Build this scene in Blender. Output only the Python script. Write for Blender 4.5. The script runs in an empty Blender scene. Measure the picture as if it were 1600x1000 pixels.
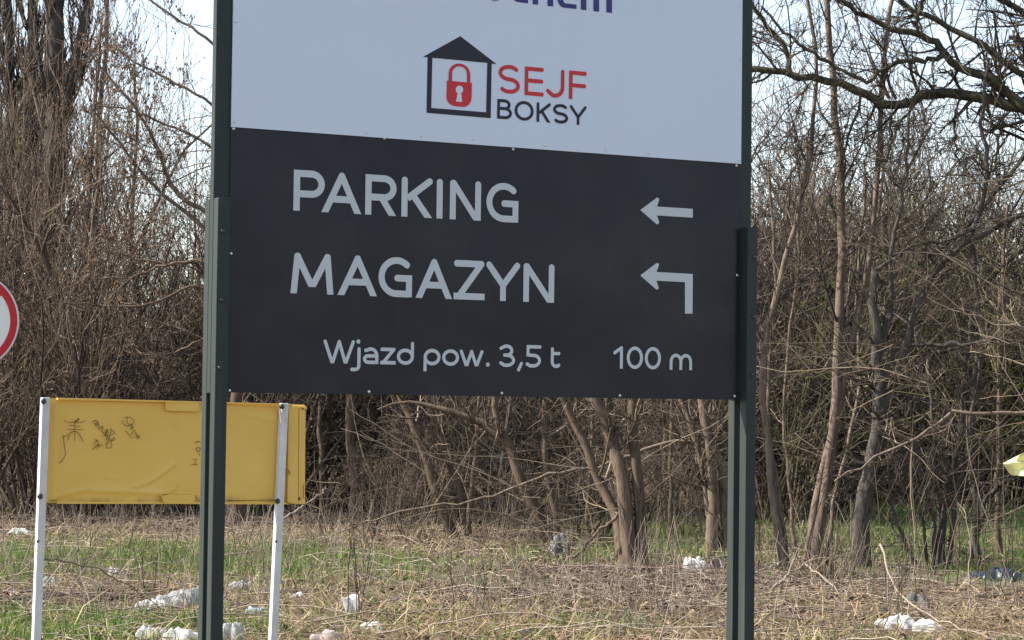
import bpy, bmesh, math, random
import numpy as np
from mathutils import Vector, Matrix

# ------------------------------------------------------------------ camera, light, exposure
SC = bpy.context.scene
COL = SC.collection
F = 3600.0                        # focal length in pixels of a 1600 px wide frame
PITCH, ROLL, CAMH = 0.03726, 0.01273, 1.6
SUN_ELEV, SUN_AZ = math.radians(43), math.radians(-95)     # azimuth from +Y towards +X

_f = np.array([0, math.cos(PITCH), math.sin(PITCH)])
_u = np.array([0, -math.sin(PITCH), math.cos(PITCH)])
_r = np.array([1.0, 0, 0])
CR = math.cos(ROLL) * _r + math.sin(ROLL) * _u
CU = -math.sin(ROLL) * _r + math.cos(ROLL) * _u
CF = _f
CO = np.array([0, 0, CAMH])

cam_d = bpy.data.cameras.new('camera')
cam = bpy.data.objects.new('camera', cam_d)
COL.objects.link(cam)
cam_d.sensor_width = 36
cam_d.lens = F / 1600 * 36
cam_d.clip_start = 0.1
cam_d.clip_end = 3000
m = Matrix.Identity(4)
for i in range(3):
    m[i][0], m[i][1], m[i][2], m[i][3] = CR[i], CU[i], -CF[i], CO[i]
cam.matrix_world = m
SC.camera = cam

world = bpy.data.worlds.new('World')
SC.world = world
world.use_nodes = True
wn = world.node_tree
sky = wn.nodes.new('ShaderNodeTexSky')
sky.sky_type = 'NISHITA'
sky.sun_disc = False
sky.sun_elevation = SUN_ELEV
sky.sun_rotation = SUN_AZ
sky.air_density = 1.0
sky.dust_density = 0.9
sky.ozone_density = 1.0
# pale haze that thickens evenly towards the horizon all round
wtc = wn.nodes.new('ShaderNodeTexCoord')
wsep = wn.nodes.new('ShaderNodeSeparateXYZ')
wn.links.new(wtc.outputs['Generated'], wsep.inputs[0])
wex = wn.nodes.new('ShaderNodeMath')
wex.operation = 'MULTIPLY'
wex.inputs[1].default_value = -3.2
wn.links.new(wsep.outputs[2], wex.inputs[0])
wpw = wn.nodes.new('ShaderNodeMath')
wpw.operation = 'EXPONENT'
wpw.use_clamp = True
wn.links.new(wex.outputs[0], wpw.inputs[0])
wmx = wn.nodes.new('ShaderNodeMix')
wmx.data_type = 'RGBA'
wmx.blend_type = 'ADD'
wmx.clamp_result = False
wn.links.new(wpw.outputs[0], wmx.inputs[0])
wn.links.new(sky.outputs[0], wmx.inputs[6])
wmx.inputs[7].default_value = (2.9, 2.65, 2.45, 1)
wn.links.new(wmx.outputs[2], wn.nodes['Background'].inputs['Color'])
wn.nodes['Background'].inputs['Strength'].default_value = 0.107

sun_d = bpy.data.lights.new('sun', 'SUN')
sun_d.energy = 5.0
sun_d.angle = math.radians(0.6)
sun_d.color = (1.0, 0.95, 0.87)
sun = bpy.data.objects.new('sun', sun_d)
COL.objects.link(sun)
sd = Vector((math.sin(SUN_AZ) * math.cos(SUN_ELEV), math.cos(SUN_AZ) * math.cos(SUN_ELEV), math.sin(SUN_ELEV)))
sun.rotation_euler = sd.to_track_quat('Z', 'Y').to_euler()
sun.location = (-20, 5, 20)

vs = SC.view_settings
vs.view_transform = 'Standard'
vs.look = 'None'
vs.gamma = 1
vs.use_curve_mapping = False
vs.exposure = 1.05

# ------------------------------------------------------------------ helpers
rnd = random.Random(7)


def ray(px, py):
    d = CF + CR * ((px - 800) / F) + CU * ((500 - py) / F)
    return d / d[1]


def at(px, py, depth):
    """the point seen at a photograph pixel, at a distance of depth metres along +Y"""
    return CO + ray(px, py) * depth


def on_ground(px, py):
    d = ray(px, py)
    return CO + d * (-CAMH / d[2])


def on_plane(px, py, C, U, N):
    d = ray(px, py)
    t = np.dot(C - CO, N) / np.dot(d, N)
    q = CO + d * t - C
    return np.array([np.dot(q, U), q[2]])


def tag(o, label=None, cat=None, group=None, kind=None):
    if label: o['label'] = label
    if cat: o['category'] = cat
    if group: o['group'] = group
    if kind: o['kind'] = kind
    return o


def empty(name, loc=(0, 0, 0), rz=0, **kw):
    o = bpy.data.objects.new(name, None)
    COL.objects.link(o)
    o.empty_display_size = 0.2
    o.location = loc
    o.rotation_euler = (0, 0, rz)
    return tag(o, **kw)


def link(name, me, mat=None, parent=None):
    if mat is not None and not me.materials:
        me.materials.append(mat)
    o = bpy.data.objects.new(name, me)
    COL.objects.link(o)
    if parent is not None:
        o.parent = parent
    return o


def bm_obj(name, bm, mat, parent=None, smooth=False):
    me = bpy.data.meshes.new(name)
    bm.normal_update()
    bm.to_mesh(me)
    bm.free()
    if smooth:
        for p in me.polygons:
            p.use_smooth = True
    return link(name, me, mat, parent)


def box(bm, x0, x1, y0, y1, z0, z1, bev=0.0):
    g = bmesh.ops.create_cube(bm, size=1.0)
    for v in g['verts']:
        v.co = Vector(((x0 + x1) / 2 + v.co.x * (x1 - x0), (y0 + y1) / 2 + v.co.y * (y1 - y0), (z0 + z1) / 2 + v.co.z * (z1 - z0)))
    if bev > 0:
        es = list({e for v in g['verts'] for e in v.link_edges})
        bmesh.ops.bevel(bm, geom=es, offset=bev, segments=2, affect='EDGES', profile=0.5)


def np_mesh(name, V, faces, tone=None, smooth=True):
    """V (n,3); faces a list of index arrays, each (m,3) or (m,4)"""
    me = bpy.data.meshes.new(name)
    faces = [f for f in faces if len(f)]
    nl = sum(f.size for f in faces)
    npoly = sum(len(f) for f in faces)
    me.vertices.add(len(V))
    me.vertices.foreach_set('co', np.ascontiguousarray(V, dtype=np.float32).ravel())
    me.loops.add(nl)
    me.polygons.add(npoly)
    me.loops.foreach_set('vertex_index', np.concatenate([f.ravel() for f in faces]).astype(np.int32))
    tot = np.concatenate([np.full(len(f), f.shape[1]) for f in faces])
    me.polygons.foreach_set('loop_start', (np.cumsum(tot) - tot).astype(np.int32))
    if smooth:
        me.polygons.foreach_set('use_smooth', np.ones(npoly, dtype=bool))
    if tone is not None:
        a = me.attributes.new('tone', 'FLOAT', 'POINT')
        a.data.foreach_set('value', np.ascontiguousarray(tone, dtype=np.float32))
    me.update(calc_edges=True)
    return me


def unit(v):
    return v / np.maximum(np.linalg.norm(v, axis=-1, keepdims=True), 1e-9)


class Soup:
    """collects tubes, blades and leaves, then makes one mesh"""

    def __init__(self):
        self.V, self.Q, self.T, self.tone, self.n = [], [], [], [], 0

    def add(self, V, Q=None, T=None, tone=None):
        if Q is not None: self.Q.append(Q + self.n)
        if T is not None: self.T.append(T + self.n)
        self.V.append(V)
        self.tone.append(tone if tone is not None else np.full(len(V), 0.5))
        self.n += len(V)

    def tubes(self, P, R, k, tone=None, rough=0.0, rng=None):
        m_, n = R.shape
        if m_ == 0: return
        T = unit(np.gradient(P, axis=1))
        d = unit(P[:, -1] - P[:, 0])
        ref = np.where(np.abs(d[:, 2:3]) > 0.7, np.array([[1.0, 0.2, 0]]), np.array([[0.0, 0.1, 1.0]]))
        A = unit(np.cross(T, ref[:, None, :]))
        B = np.cross(T, A)
        an = np.arange(k) * 2 * math.pi / k
        rr = np.repeat(R[:, :, None], k, axis=2)
        if rough > 0:
            rr = rr * (1 + rough * rng.normal(size=rr.shape))
        V = P[:, :, None, :] + rr[..., None] * (np.cos(an)[None, None, :, None] * A[:, :, None, :] + np.sin(an)[None, None, :, None] * B[:, :, None, :])
        idx = np.arange(m_ * n * k).reshape(m_, n, k)
        a, b = idx[:, :-1], idx[:, 1:]
        Q = np.stack([a, np.roll(a, -1, 2), np.roll(b, -1, 2), b], -1).reshape(-1, 4)
        tn = np.full(m_ * n * k, 0.5) if tone is None else np.repeat(tone, n * k)
        self.add(V.reshape(-1, 3), Q=Q, tone=tn)

    def buds(self, P, s, tone):
        """small stretched octahedra"""
        m_ = len(P)
        if m_ == 0: return
        o = np.array([[1, 0, 0], [0, 1, 0], [-1, 0, 0], [0, -1, 0], [0, 0, 1.7], [0, 0, -1.7]], float)
        V = P[:, None, :] + o[None] * s[:, None, None]
        f = np.array([[0, 1, 4], [1, 2, 4], [2, 3, 4], [3, 0, 4], [1, 0, 5], [2, 1, 5], [3, 2, 5], [0, 3, 5]])
        T = (f[None] + (np.arange(m_) * 6)[:, None, None]).reshape(-1, 3)
        self.add(V.reshape(-1, 3), T=T, tone=np.repeat(tone, 6))

    def mesh(self, name, smooth=True):
        V = np.concatenate(self.V)
        fs = []
        if self.Q: fs.append(np.concatenate(self.Q))
        if self.T: fs.append(np.concatenate(self.T))
        return np_mesh(name, V, fs, np.concatenate(self.tone), smooth)


def grow(rng, P, R, nper, t0=0.2, t1=1.0, ang=50, length=0.5, rr=0.6, npts=5, up=0.15, jit=0.15, rmin=0.003, tip=0.35, absolute=False, tbias=1.0, bylen=False):
    """children of every polyline in P: positions along it, leaving at ang degrees"""
    m_, n = R.shape
    LL = np.linalg.norm(np.diff(P, axis=1), axis=2).sum(1)
    i = np.sort(rng.choice(m_, m_ * nper, p=LL / LL.sum())) if bylen else np.repeat(np.arange(m_), nper)
    t = t0 + (t1 - t0) * rng.random(len(i)) ** tbias
    f = t * (n - 1)
    j = np.minimum(f.astype(int), n - 2)
    w = (f - j)[:, None]
    p = P[i, j] * (1 - w) + P[i, j + 1] * w
    T = unit(P[i, j + 1] - P[i, j])
    r0 = R[i, j] * (1 - w[:, 0]) + R[i, j + 1] * w[:, 0]
    q = rng.normal(size=(len(i), 3))
    q = unit(q - T * np.sum(q * T, 1, keepdims=True))
    a = np.radians(ang * (0.65 + 0.7 * rng.random(len(i))))[:, None]
    d = np.cos(a) * T + np.sin(a) * q
    L = np.full(len(i), LL.mean()) if bylen else LL[i]
    ln = (length if absolute else length * L * (1.15 - 0.65 * t)) * (0.45 + 0.9 * rng.random(len(i)))
    C = np.empty((len(i), npts, 3))
    C[:, 0] = p
    for k in range(1, npts):
        d = unit(d + np.array([0, 0, up]) + rng.normal(size=d.shape) * jit)
        C[:, k] = C[:, k - 1] + d * (ln / (npts - 1))[:, None]
    ra = np.maximum(r0 * rr, rmin)
    S = ra[:, None] * np.linspace(1, tip, npts)[None]
    return C, np.maximum(S, rmin * 0.55)


def resample(path, n):
    """a smooth polyline of n points through the given points"""
    path = np.asarray(path, float)
    s = np.concatenate([[0], np.cumsum(np.linalg.norm(np.diff(path[:, :3], axis=0), axis=1))])
    q = np.linspace(0, s[-1], n)
    out = np.stack([np.interp(q, s, path[:, k]) for k in range(path.shape[1])], 1)
    for _ in range(1):
        out[1:-1] = 0.25 * out[:-2] + 0.5 * out[1:-1] + 0.25 * out[2:]
    return out


# ------------------------------------------------------------------ materials
def principled(name):
    mt = bpy.data.materials.new(name)
    mt.use_nodes = True
    nt = mt.node_tree
    return mt, nt, nt.nodes['Principled BSDF']


def ramp(nt, fac, stops):
    r = nt.nodes.new('ShaderNodeValToRGB')
    el = r.color_ramp.elements
    while len(el) < len(stops): el.new(0.5)
    for e, (p, c) in zip(el, stops):
        e.position = p
        e.color = (*c, 1)
    nt.links.new(fac, r.inputs[0])
    return r.outputs[0]


def noise(nt, scale, detail=4, rough=0.6, coord='Object', vscale=None):
    tc = nt.nodes.new('ShaderNodeTexCoord')
    out = tc.outputs[coord]
    if vscale:
        mp = nt.nodes.new('ShaderNodeMapping')
        mp.inputs['Scale'].default_value = vscale
        nt.links.new(out, mp.inputs[0])
        out = mp.outputs[0]
    n = nt.nodes.new('ShaderNodeTexNoise')
    n.inputs['Scale'].default_value = scale
    n.inputs['Detail'].default_value = detail
    n.inputs['Roughness'].default_value = rough
    nt.links.new(out, n.inputs['Vector'])
    return n.outputs['Fac']


def mixc(nt, fac, a, b, mode='MIX'):
    x = nt.nodes.new('ShaderNodeMix')
    x.data_type = 'RGBA'
    x.blend_type = mode
    for sock, v in ((x.inputs[0], fac), (x.inputs[6], a), (x.inputs[7], b)):
        if isinstance(v, (int, float)): sock.default_value = v
        elif isinstance(v, tuple): sock.default_value = (*v, 1)
        else: nt.links.new(v, sock)
    return x.outputs[2]


def bump(nt, bsdf, h, strength=0.3, dist=0.01):
    b = nt.nodes.new('ShaderNodeBump')
    b.inputs['Strength'].default_value = strength
    b.inputs['Distance'].default_value = dist
    nt.links.new(h, b.inputs['Height'])
    nt.links.new(b.outputs[0], bsdf.inputs['Normal'])


def plain(name, col, rough=0.5, spec=0.4, metal=0.0, var=0.08, scale=6.0, bmp=0.0):
    mt, nt, b = principled(name)
    n = noise(nt, scale)
    c = ramp(nt, n, [(0.3, tuple(x * (1 - var) for x in col)), (0.7, tuple(min(1, x * (1 + var)) for x in col))])
    nt.links.new(c, b.inputs['Base Color'])
    b.inputs['Roughness'].default_value = rough
    b.inputs['Specular IOR Level'].default_value = spec
    b.inputs['Metallic'].default_value = metal
    if bmp: bump(nt, b, noise(nt, scale * 4), bmp, 0.004)
    return mt


def tone_mat(name, dark, light, rough=0.9, nscale=9.0, vscale=(1, 1, 0.25), amount=0.35, transl=0.0, bmp=0.5, mid=None, vary=False):
    """bark, twigs, blades: colour by the per-strand tone attribute and grain"""
    mt, nt, b = principled(name)
    at_ = nt.nodes.new('ShaderNodeAttribute')
    at_.attribute_name = 'tone'
    stops = [(0.0, dark), (1.0, light)] if mid is None else [(0.0, dark), (0.5, mid), (1.0, light)]
    c = ramp(nt, at_.outputs['Fac'], stops)
    n = noise(nt, nscale, 5, 0.65, vscale=vscale)
    g = ramp(nt, n, [(0.25, (1 - amount,) * 3), (0.75, (1 + amount * 0.4,) * 3)])
    c = mixc(nt, 1.0, c, g, 'MULTIPLY')
    if bmp:                                                 # bark: fissures and paler lichen patches
        fis = noise(nt, 34, 6, 0.75, vscale=(1, 1, 0.18))
        c = mixc(nt, 1.0, c, ramp(nt, fis, [(0.36, (0.42, 0.40, 0.38)), (0.52, (1.05, 1.05, 1.05))]), 'MULTIPLY')
        li = noise(nt, 5.5, 5, 0.7, vscale=(1, 1, 0.6))
        c = mixc(nt, ramp(nt, li, [(0.56, (0, 0, 0)), (0.72, (0.3, 0.3, 0.3))]), c, tuple(min(1, x * 1.35) for x in light))
        n = fis
    if vary:
        oi = nt.nodes.new('ShaderNodeObjectInfo')
        c = mixc(nt, 1.0, c, ramp(nt, oi.outputs['Random'], [(0.0, (0.62, 0.62, 0.66)), (0.35, (1.0, 0.93, 0.86)), (0.7, (0.88, 0.90, 0.76)), (1.0, (1.25, 1.17, 1.08))]), 'MULTIPLY')
    nt.links.new(c, b.inputs['Base Color'])
    b.inputs['Roughness'].default_value = rough
    b.inputs['Specular IOR Level'].default_value = 0.15
    if bmp: bump(nt, b, n, bmp, 0.02)
    if transl:
        tr = nt.nodes.new('ShaderNodeBsdfTranslucent')
        nt.links.new(c, tr.inputs[0])
        mx = nt.nodes.new('ShaderNodeMixShader')
        mx.inputs[0].default_value = transl
        nt.links.new(b.outputs[0], mx.inputs[1])
        nt.links.new(tr.outputs[0], mx.inputs[2])
        nt.links.new(mx.outputs[0], nt.nodes['Material Output'].inputs[0])
    return mt


def post_paint(name, col, rough, spec, var=0.1, scale=5):
    """powder coat with dust streaks, chips and mud splashed up from the ground"""
    mt, nt, b = principled(name)
    st = ramp(nt, noise(nt, 9, 5, 0.6, vscale=(2, 2, 0.14)), [(0.5, (0, 0, 0)), (0.8, (0.22,) * 3)])
    c = mixc(nt, st, col, (0.13, 0.125, 0.11))
    ch = ramp(nt, noise(nt, 48, 3, 0.6), [(0.735, (0, 0, 0)), (0.75, (0.8,) * 3)])
    c = mixc(nt, ch, c, (0.16, 0.15, 0.14))
    tc = nt.nodes.new('ShaderNodeTexCoord')
    sx = nt.nodes.new('ShaderNodeSeparateXYZ')
    nt.links.new(tc.outputs['Object'], sx.inputs[0])
    mr = nt.nodes.new('ShaderNodeMapRange')
    mr.inputs[1].default_value, mr.inputs[2].default_value = 0.9, 0.0
    nt.links.new(sx.outputs[2], mr.inputs[0])
    mu = nt.nodes.new('ShaderNodeMath')
    mu.operation = 'MULTIPLY'
    nt.links.new(mr.outputs[0], mu.inputs[0])
    nt.links.new(ramp(nt, noise(nt, 20, 6, 0.7), [(0.5, (0, 0, 0)), (0.7, (0.6,) * 3)]), mu.inputs[1])
    c = mixc(nt, mu.outputs[0], c, (0.16, 0.12, 0.085))
    nt.links.new(c, b.inputs['Base Color'])
    b.inputs['Roughness'].default_value = rough
    b.inputs['Specular IOR Level'].default_value = spec
    return mt


M = {}
M['tan_bark'] = tone_mat('tan_bark', (0.135, 0.102, 0.076), (0.25, 0.195, 0.148))
M['brown_bark'] = tone_mat('brown_bark', (0.10, 0.072, 0.050), (0.20, 0.150, 0.108))
M['dark_bark'] = tone_mat('dark_bark', (0.055, 0.048, 0.042), (0.13, 0.112, 0.095))
M['mossy_bark'] = tone_mat('mossy_bark', (0.05, 0.048, 0.03), (0.12, 0.11, 0.07))
M['twig'] = tone_mat('twig', (0.055, 0.044, 0.036), (0.40, 0.325, 0.25), bmp=0, mid=(0.130, 0.104, 0.081), vary=True)
M['dark_twig'] = tone_mat('dark_twig', (0.034, 0.029, 0.025), (0.21, 0.175, 0.14), bmp=0, mid=(0.072, 0.060, 0.050), vary=True)
M['green_twig'] = tone_mat('green_twig', (0.085, 0.075, 0.045), (0.26, 0.23, 0.15), bmp=0, mid=(0.14, 0.125, 0.065), vary=True)
M['bud'] = tone_mat('bud', (0.11, 0.065, 0.042), (0.27, 0.18, 0.11), bmp=0)
M['young_leaf'] = tone_mat('young_leaf', (0.06, 0.10, 0.025), (0.16, 0.20, 0.06), bmp=0, transl=0.3)
M['straw'] = tone_mat('straw', (0.13, 0.09, 0.05), (0.62, 0.50, 0.30), bmp=0, amount=0.2, transl=0.2, mid=(0.38, 0.285, 0.155))
M['grass'] = tone_mat('grass', (0.06, 0.085, 0.022), (0.27, 0.34, 0.11), bmp=0, amount=0.2, transl=0.35, mid=(0.135, 0.21, 0.05))
M['leaf'] = tone_mat('dead_leaf', (0.065, 0.043, 0.032), (0.36, 0.26, 0.19), bmp=0, amount=0.25, transl=0.1, mid=(0.155, 0.107, 0.08))
M['fallen'] = tone_mat('fallen_wood', (0.14, 0.105, 0.08), (0.48, 0.40, 0.31), bmp=0, mid=(0.27, 0.21, 0.16))

M['anthracite'] = post_paint('anthracite_paint', (0.031, 0.041, 0.037), 0.55, 0.2, var=0.12, scale=5)


def board_mat(name, col, grime, rough, spec, amount):
    """printed composite board: faint rain streaks, dust specks and a slightly wavy sheen"""
    mt, nt, b = principled(name)
    st = ramp(nt, noise(nt, 7.0, 5, 0.6, vscale=(4.5, 1, 0.16)), [(0.52, (0, 0, 0)), (0.8, (amount,) * 3)])
    sp = ramp(nt, noise(nt, 55.0, 3, 0.6), [(0.70, (0, 0, 0)), (0.78, (amount * 1.3,) * 3)])
    bl = ramp(nt, noise(nt, 1.6, 4, 0.6), [(0.35, (0, 0, 0)), (0.75, (amount * 0.8,) * 3)])
    c = mixc(nt, st, col, grime)
    c = mixc(nt, sp, c, grime)
    c = mixc(nt, bl, c, grime)
    nt.links.new(c, b.inputs['Base Color'])
    r = ramp(nt, noise(nt, 2.2, 4, 0.6), [(0.3, (rough - 0.06,) * 3), (0.7, (rough + 0.1,) * 3)])
    nt.links.new(r, b.inputs['Roughness'])
    b.inputs['Specular IOR Level'].default_value = spec
    bump(nt, b, noise(nt, 2.6, 2, 0.4), 0.5, 0.02)
    return mt


M['white_print'] = board_mat('white_panel', (0.63, 0.70, 0.80), (0.50, 0.53, 0.56), 0.36, 0.4, 0.07)
M['dark_print'] = board_mat('dark_panel', (0.0088, 0.0096, 0.0170), (0.040, 0.041, 0.046), 0.30, 0.25, 0.14)
M['letter'] = plain('letter_grey', (0.53, 0.57, 0.58), 0.45, 0.3, var=0.02)
M['red_print'] = plain('red_print', (0.55, 0.012, 0.02), 0.4, 0.4, var=0.03)
M['black_print'] = plain('black_print', (0.018, 0.019, 0.030), 0.4, 0.25, var=0.03)
M['navy_print'] = plain('navy_print', (0.022, 0.020, 0.15), 0.4, 0.4, var=0.03)
M['grey_print'] = plain('grey_print', (0.22, 0.24, 0.29), 0.4, 0.4, var=0.03)
M['rivet'] = plain('rivet_metal', (0.70, 0.70, 0.70), 0.3, 0.5, metal=0.6)
M['bolt'] = plain('dark_bolt', (0.05, 0.055, 0.06), 0.35, 0.5, metal=0.3)
M['white_post'] = plain('white_post', (0.64, 0.64, 0.63), 0.5, 0.3, var=0.12, scale=9)
M['ink'] = plain('ink', (0.14, 0.085, 0.03), 0.6, 0.2)
M['red_sign'] = plain('red_sign', (0.47, 0.006, 0.014), 0.4, 0.4, var=0.04)
M['sign_white'] = plain('sign_white', (0.72, 0.74, 0.72), 0.4, 0.4, var=0.03)
M['sign_grey'] = plain('sign_rim', (0.55, 0.53, 0.53), 0.4, 0.4, metal=0.4)
M['concrete'] = plain('concrete', (0.13, 0.112, 0.085), 0.9, 0.2, var=0.3, scale=8, bmp=0.6)
M['wood_cut'] = plain('rotten_wood', (0.115, 0.083, 0.055), 0.95, 0.1, var=0.5, scale=14, bmp=0.8)


def yellow_mat():
    mt, nt, b = principled('weathered_yellow')
    c = ramp(nt, noise(nt, 3.0, 5, 0.6), [(0.3, (0.77, 0.485, 0.085)), (0.7, (0.84, 0.545, 0.12))])
    d = ramp(nt, noise(nt, 9.0, 6, 0.7), [(0.62, (0, 0, 0)), (0.78, (1, 1, 1))])
    c = mixc(nt, d, c, (0.68, 0.43, 0.09))
    tc = nt.nodes.new('ShaderNodeTexCoord')
    sx = nt.nodes.new('ShaderNodeSeparateXYZ')
    nt.links.new(tc.outputs['Object'], sx.inputs[0])
    mr = nt.nodes.new('ShaderNodeMapRange')                 # rust and grime along the lower edge
    mr.inputs[1].default_value, mr.inputs[2].default_value = 0.05, 0.0
    nt.links.new(sx.outputs[2], mr.inputs[0])
    mu = nt.nodes.new('ShaderNodeMath')
    mu.operation = 'MULTIPLY'
    nt.links.new(mr.outputs[0], mu.inputs[0])
    nt.links.new(ramp(nt, noise(nt, 6.0, 6, 0.7, vscale=(1, 1, 0.3)), [(0.42, (0, 0, 0)), (0.62, (1, 1, 1))]), mu.inputs[1])
    c = mixc(nt, mu.outputs[0], c, (0.16, 0.085, 0.03))
    nt.links.new(c, b.inputs['Base Color'])
    b.inputs['Roughness'].default_value = 0.5
    return mt


M['yellow'] = yellow_mat()
M['yellow_sheet'] = plain('yellow_sheet', (0.86, 0.82, 0.38), 0.5, 0.3, var=0.05)


def plastic(name, col, transl=0.35, rough=0.35):
    mt, nt, b = principled(name)
    c = ramp(nt, noise(nt, 9, 6, 0.7), [(0.24, tuple(x * 0.5 * k for x, k in zip(col, (1.0, 0.93, 0.85)))), (0.38, tuple(x * 0.9 for x in col)), (0.7, col)])
    nt.links.new(c, b.inputs['Base Color'])
    b.inputs['Roughness'].default_value = rough
    bump(nt, b, noise(nt, 30, 4, 0.6), 0.3, 0.008)
    tr = nt.nodes.new('ShaderNodeBsdfTranslucent')
    nt.links.new(c, tr.inputs[0])
    mx = nt.nodes.new('ShaderNodeMixShader')
    mx.inputs[0].default_value = transl
    nt.links.new(b.outputs[0], mx.inputs[1])
    nt.links.new(tr.outputs[0], mx.inputs[2])
    nt.links.new(mx.outputs[0], nt.nodes['Material Output'].inputs[0])
    return mt


M['bag_white'] = plastic('white_plastic', (0.84, 0.83, 0.81), 0.5)
M['bag_clear'] = plastic('milky_plastic', (0.56, 0.56, 0.55), 0.5)
M['bag_grey'] = plastic('grey_plastic', (0.12, 0.115, 0.115), 0.1, 0.6)
M['bag_blue'] = plastic('pale_blue_plastic', (0.45, 0.62, 0.72))
M['tarp_blue'] = plastic('slate_blue_tarp', (0.035, 0.05, 0.075), 0.1)
M['bag_pink'] = plastic('pinkish_plastic', (0.56, 0.46, 0.44))
M['bag_teal'] = plastic('teal_plastic', (0.05, 0.20, 0.16))
M['bag_red'] = plastic('red_plastic', (0.50, 0.05, 0.03), 0.1)
M['stone'] = plain('grey_stone', (0.14, 0.132, 0.125), 0.9, 0.2, var=0.3, scale=9, bmp=0.6)

# ------------------------------------------------------------------ ground
GP = lambda px, py: on_ground(px, py)[:2]
# patches of fresh grass: photograph position, half sizes in metres, strength
PATCH = [(450, 885, 1.4, 1.7, 1.2), (20, 880, 1.0, 2.4, 1.2), (90, 985, 1.1, 1.0, 1.3), (250, 875, 1.2, 1.8, 0.9), (880, 868, 0.6, 1.0, 0.9),
         (1000, 872, 0.5, 1.2, 0.6), (1075, 845, 1.1, 3.5, 0.9), (1480, 835, 3.4, 6.0, 1.25), (1590, 905, 0.7, 1.2, 1.0), (10, 770, 2.0, 5.0, 0.9), (650, 910, 1.0, 1.2, 0.35),
         (1290, 830, 1.0, 2.5, 0.5), (940, 985, 0.6, 0.5, 0.4), (560, 880, 0.6, 0.7, 0.7), (390, 800, 0.5, 1.0, 0.6)]
PATCH = [(*GP(a, b), c, d, e) for a, b, c, d, e in PATCH]
DIRT = [(20, 945, 0.8, 0.9, 1.2), (120, 935, 0.9, 0.7, 0.8), (1060, 915, 2.2, 2.4, 1.5), (1290, 925, 1.5, 1.6, 1.3), (880, 905, 1.3, 1.4, 1.1), (300, 815, 2.2, 2.0, 0.9), (1150, 985, 0.8, 0.8, 0.6), (700, 850, 2.0, 2.0, 0.6), (1400, 925, 2.2, 1.2, 0.8), (820, 900, 1.0, 1.2, 0.5)]
DIRT = [(*GP(a, b), c, d, e) for a, b, c, d, e in DIRT]


def vnoise(x, y, s, seed):
    x, y = x / s, y / s
    xi, yi = np.floor(x).astype(int), np.floor(y).astype(int)
    fx, fy = x - xi, y - yi
    fx, fy = fx * fx * (3 - 2 * fx), fy * fy * (3 - 2 * fy)
    h = lambda a, b: np.modf(np.abs(np.sin(a * 127.1 + b * 311.7 + seed * 74.7) * 43758.5453))[0]
    return (h(xi, yi) * (1 - fx) + h(xi + 1, yi) * fx) * (1 - fy) + (h(xi, yi + 1) * (1 - fx) + h(xi + 1, yi + 1) * fx) * fy


def blobs(x, y, L):
    g = np.zeros_like(x)
    for a, b, c, d, e in L:
        g = np.maximum(g, e * np.exp(-(((x - a) / c) ** 2 + ((y - b) / d) ** 2) * 0.9))
    return g


def green(x, y):
    return np.clip(blobs(x, y, PATCH) * (0.45 + 1.0 * vnoise(x, y, 0.5, 3)) + 0.30 * np.clip(vnoise(x, y, 1.1, 5) - 0.25, 0, 1) * (y < 27) * (1 - blobs(x, y, DIRT)).clip(0, 1), 0, 1)


def dirt(x, y):
    return np.clip(blobs(x, y, DIRT) * (0.5 + 0.9 * vnoise(x, y, 0.6, 9)), 0, 1)


def gz(x, y):
    far = np.clip((y - 6) / 6, 0, 1)
    return far * (0.05 * (vnoise(x, y, 2.7, 1) - 0.5) + 0.05 * (vnoise(x, y, 0.9, 2) - 0.5) + 0.025 * (vnoise(x, y, 0.3, 4) - 0.5))


def axis(lo, hi, step, far):
    a = list(np.arange(lo, hi + 1e-6, step))
    s, x = step, hi
    out = []
    while x < far:
        s *= 1.5
        x += s
        out.append(x)
    s, x = step, lo
    pre = []
    while x > -far:
        s *= 1.5
        x -= s
        pre.append(x)
    return np.array(pre[::-1] + a + out)


gx, gy = axis(-8, 8, 0.12, 1200), axis(11, 36, 0.12, 1200)
X, Y = np.meshgrid(gx, gy)
Vg = np.stack([X, Y, gz(X, Y)], -1).reshape(-1, 3)
ii = np.arange(len(Vg)).reshape(len(gy), len(gx))
Qg = np.stack([ii[:-1, :-1], ii[:-1, 1:], ii[1:, 1:], ii[1:, :-1]], -1).reshape(-1, 4)
gme = np_mesh('ground', Vg, [Qg])
for nm, fn in (('green', green), ('dirt', dirt)):
    a = gme.attributes.new(nm, 'FLOAT', 'POINT')
    a.data.foreach_set('value', fn(Vg[:, 0], Vg[:, 1]).astype(np.float32))


def ground_mat():
    mt, nt, b = principled('littered_ground')
    c = ramp(nt, noise(nt, 9, 8, 0.75), [(0.3, (0.055, 0.04, 0.028)), (0.5, (0.14, 0.10, 0.065)), (0.72, (0.27, 0.205, 0.125))])
    c2 = ramp(nt, noise(nt, 14, 8, 0.8), [(0.3, (0.045, 0.032, 0.025)), (0.7, (0.14, 0.10, 0.075))])
    g2 = ramp(nt, noise(nt, 14, 6, 0.7), [(0.3, (0.045, 0.07, 0.018)), (0.7, (0.10, 0.15, 0.035))])
    for nm, col in (('dirt', c2), ('green', g2)):
        a_ = nt.nodes.new('ShaderNodeAttribute')
        a_.attribute_name = nm
        c = mixc(nt, a_.outputs['Fac'], c, col)
    nt.links.new(c, b.inputs['Base Color'])
    b.inputs['Roughness'].default_value = 0.95
    b.inputs['Specular IOR Level'].default_value = 0.1
    bump(nt, b, noise(nt, 22, 6, 0.7), 0.8, 0.04)
    return mt


tag(link('ground', gme, ground_mat()), kind='structure')


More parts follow.
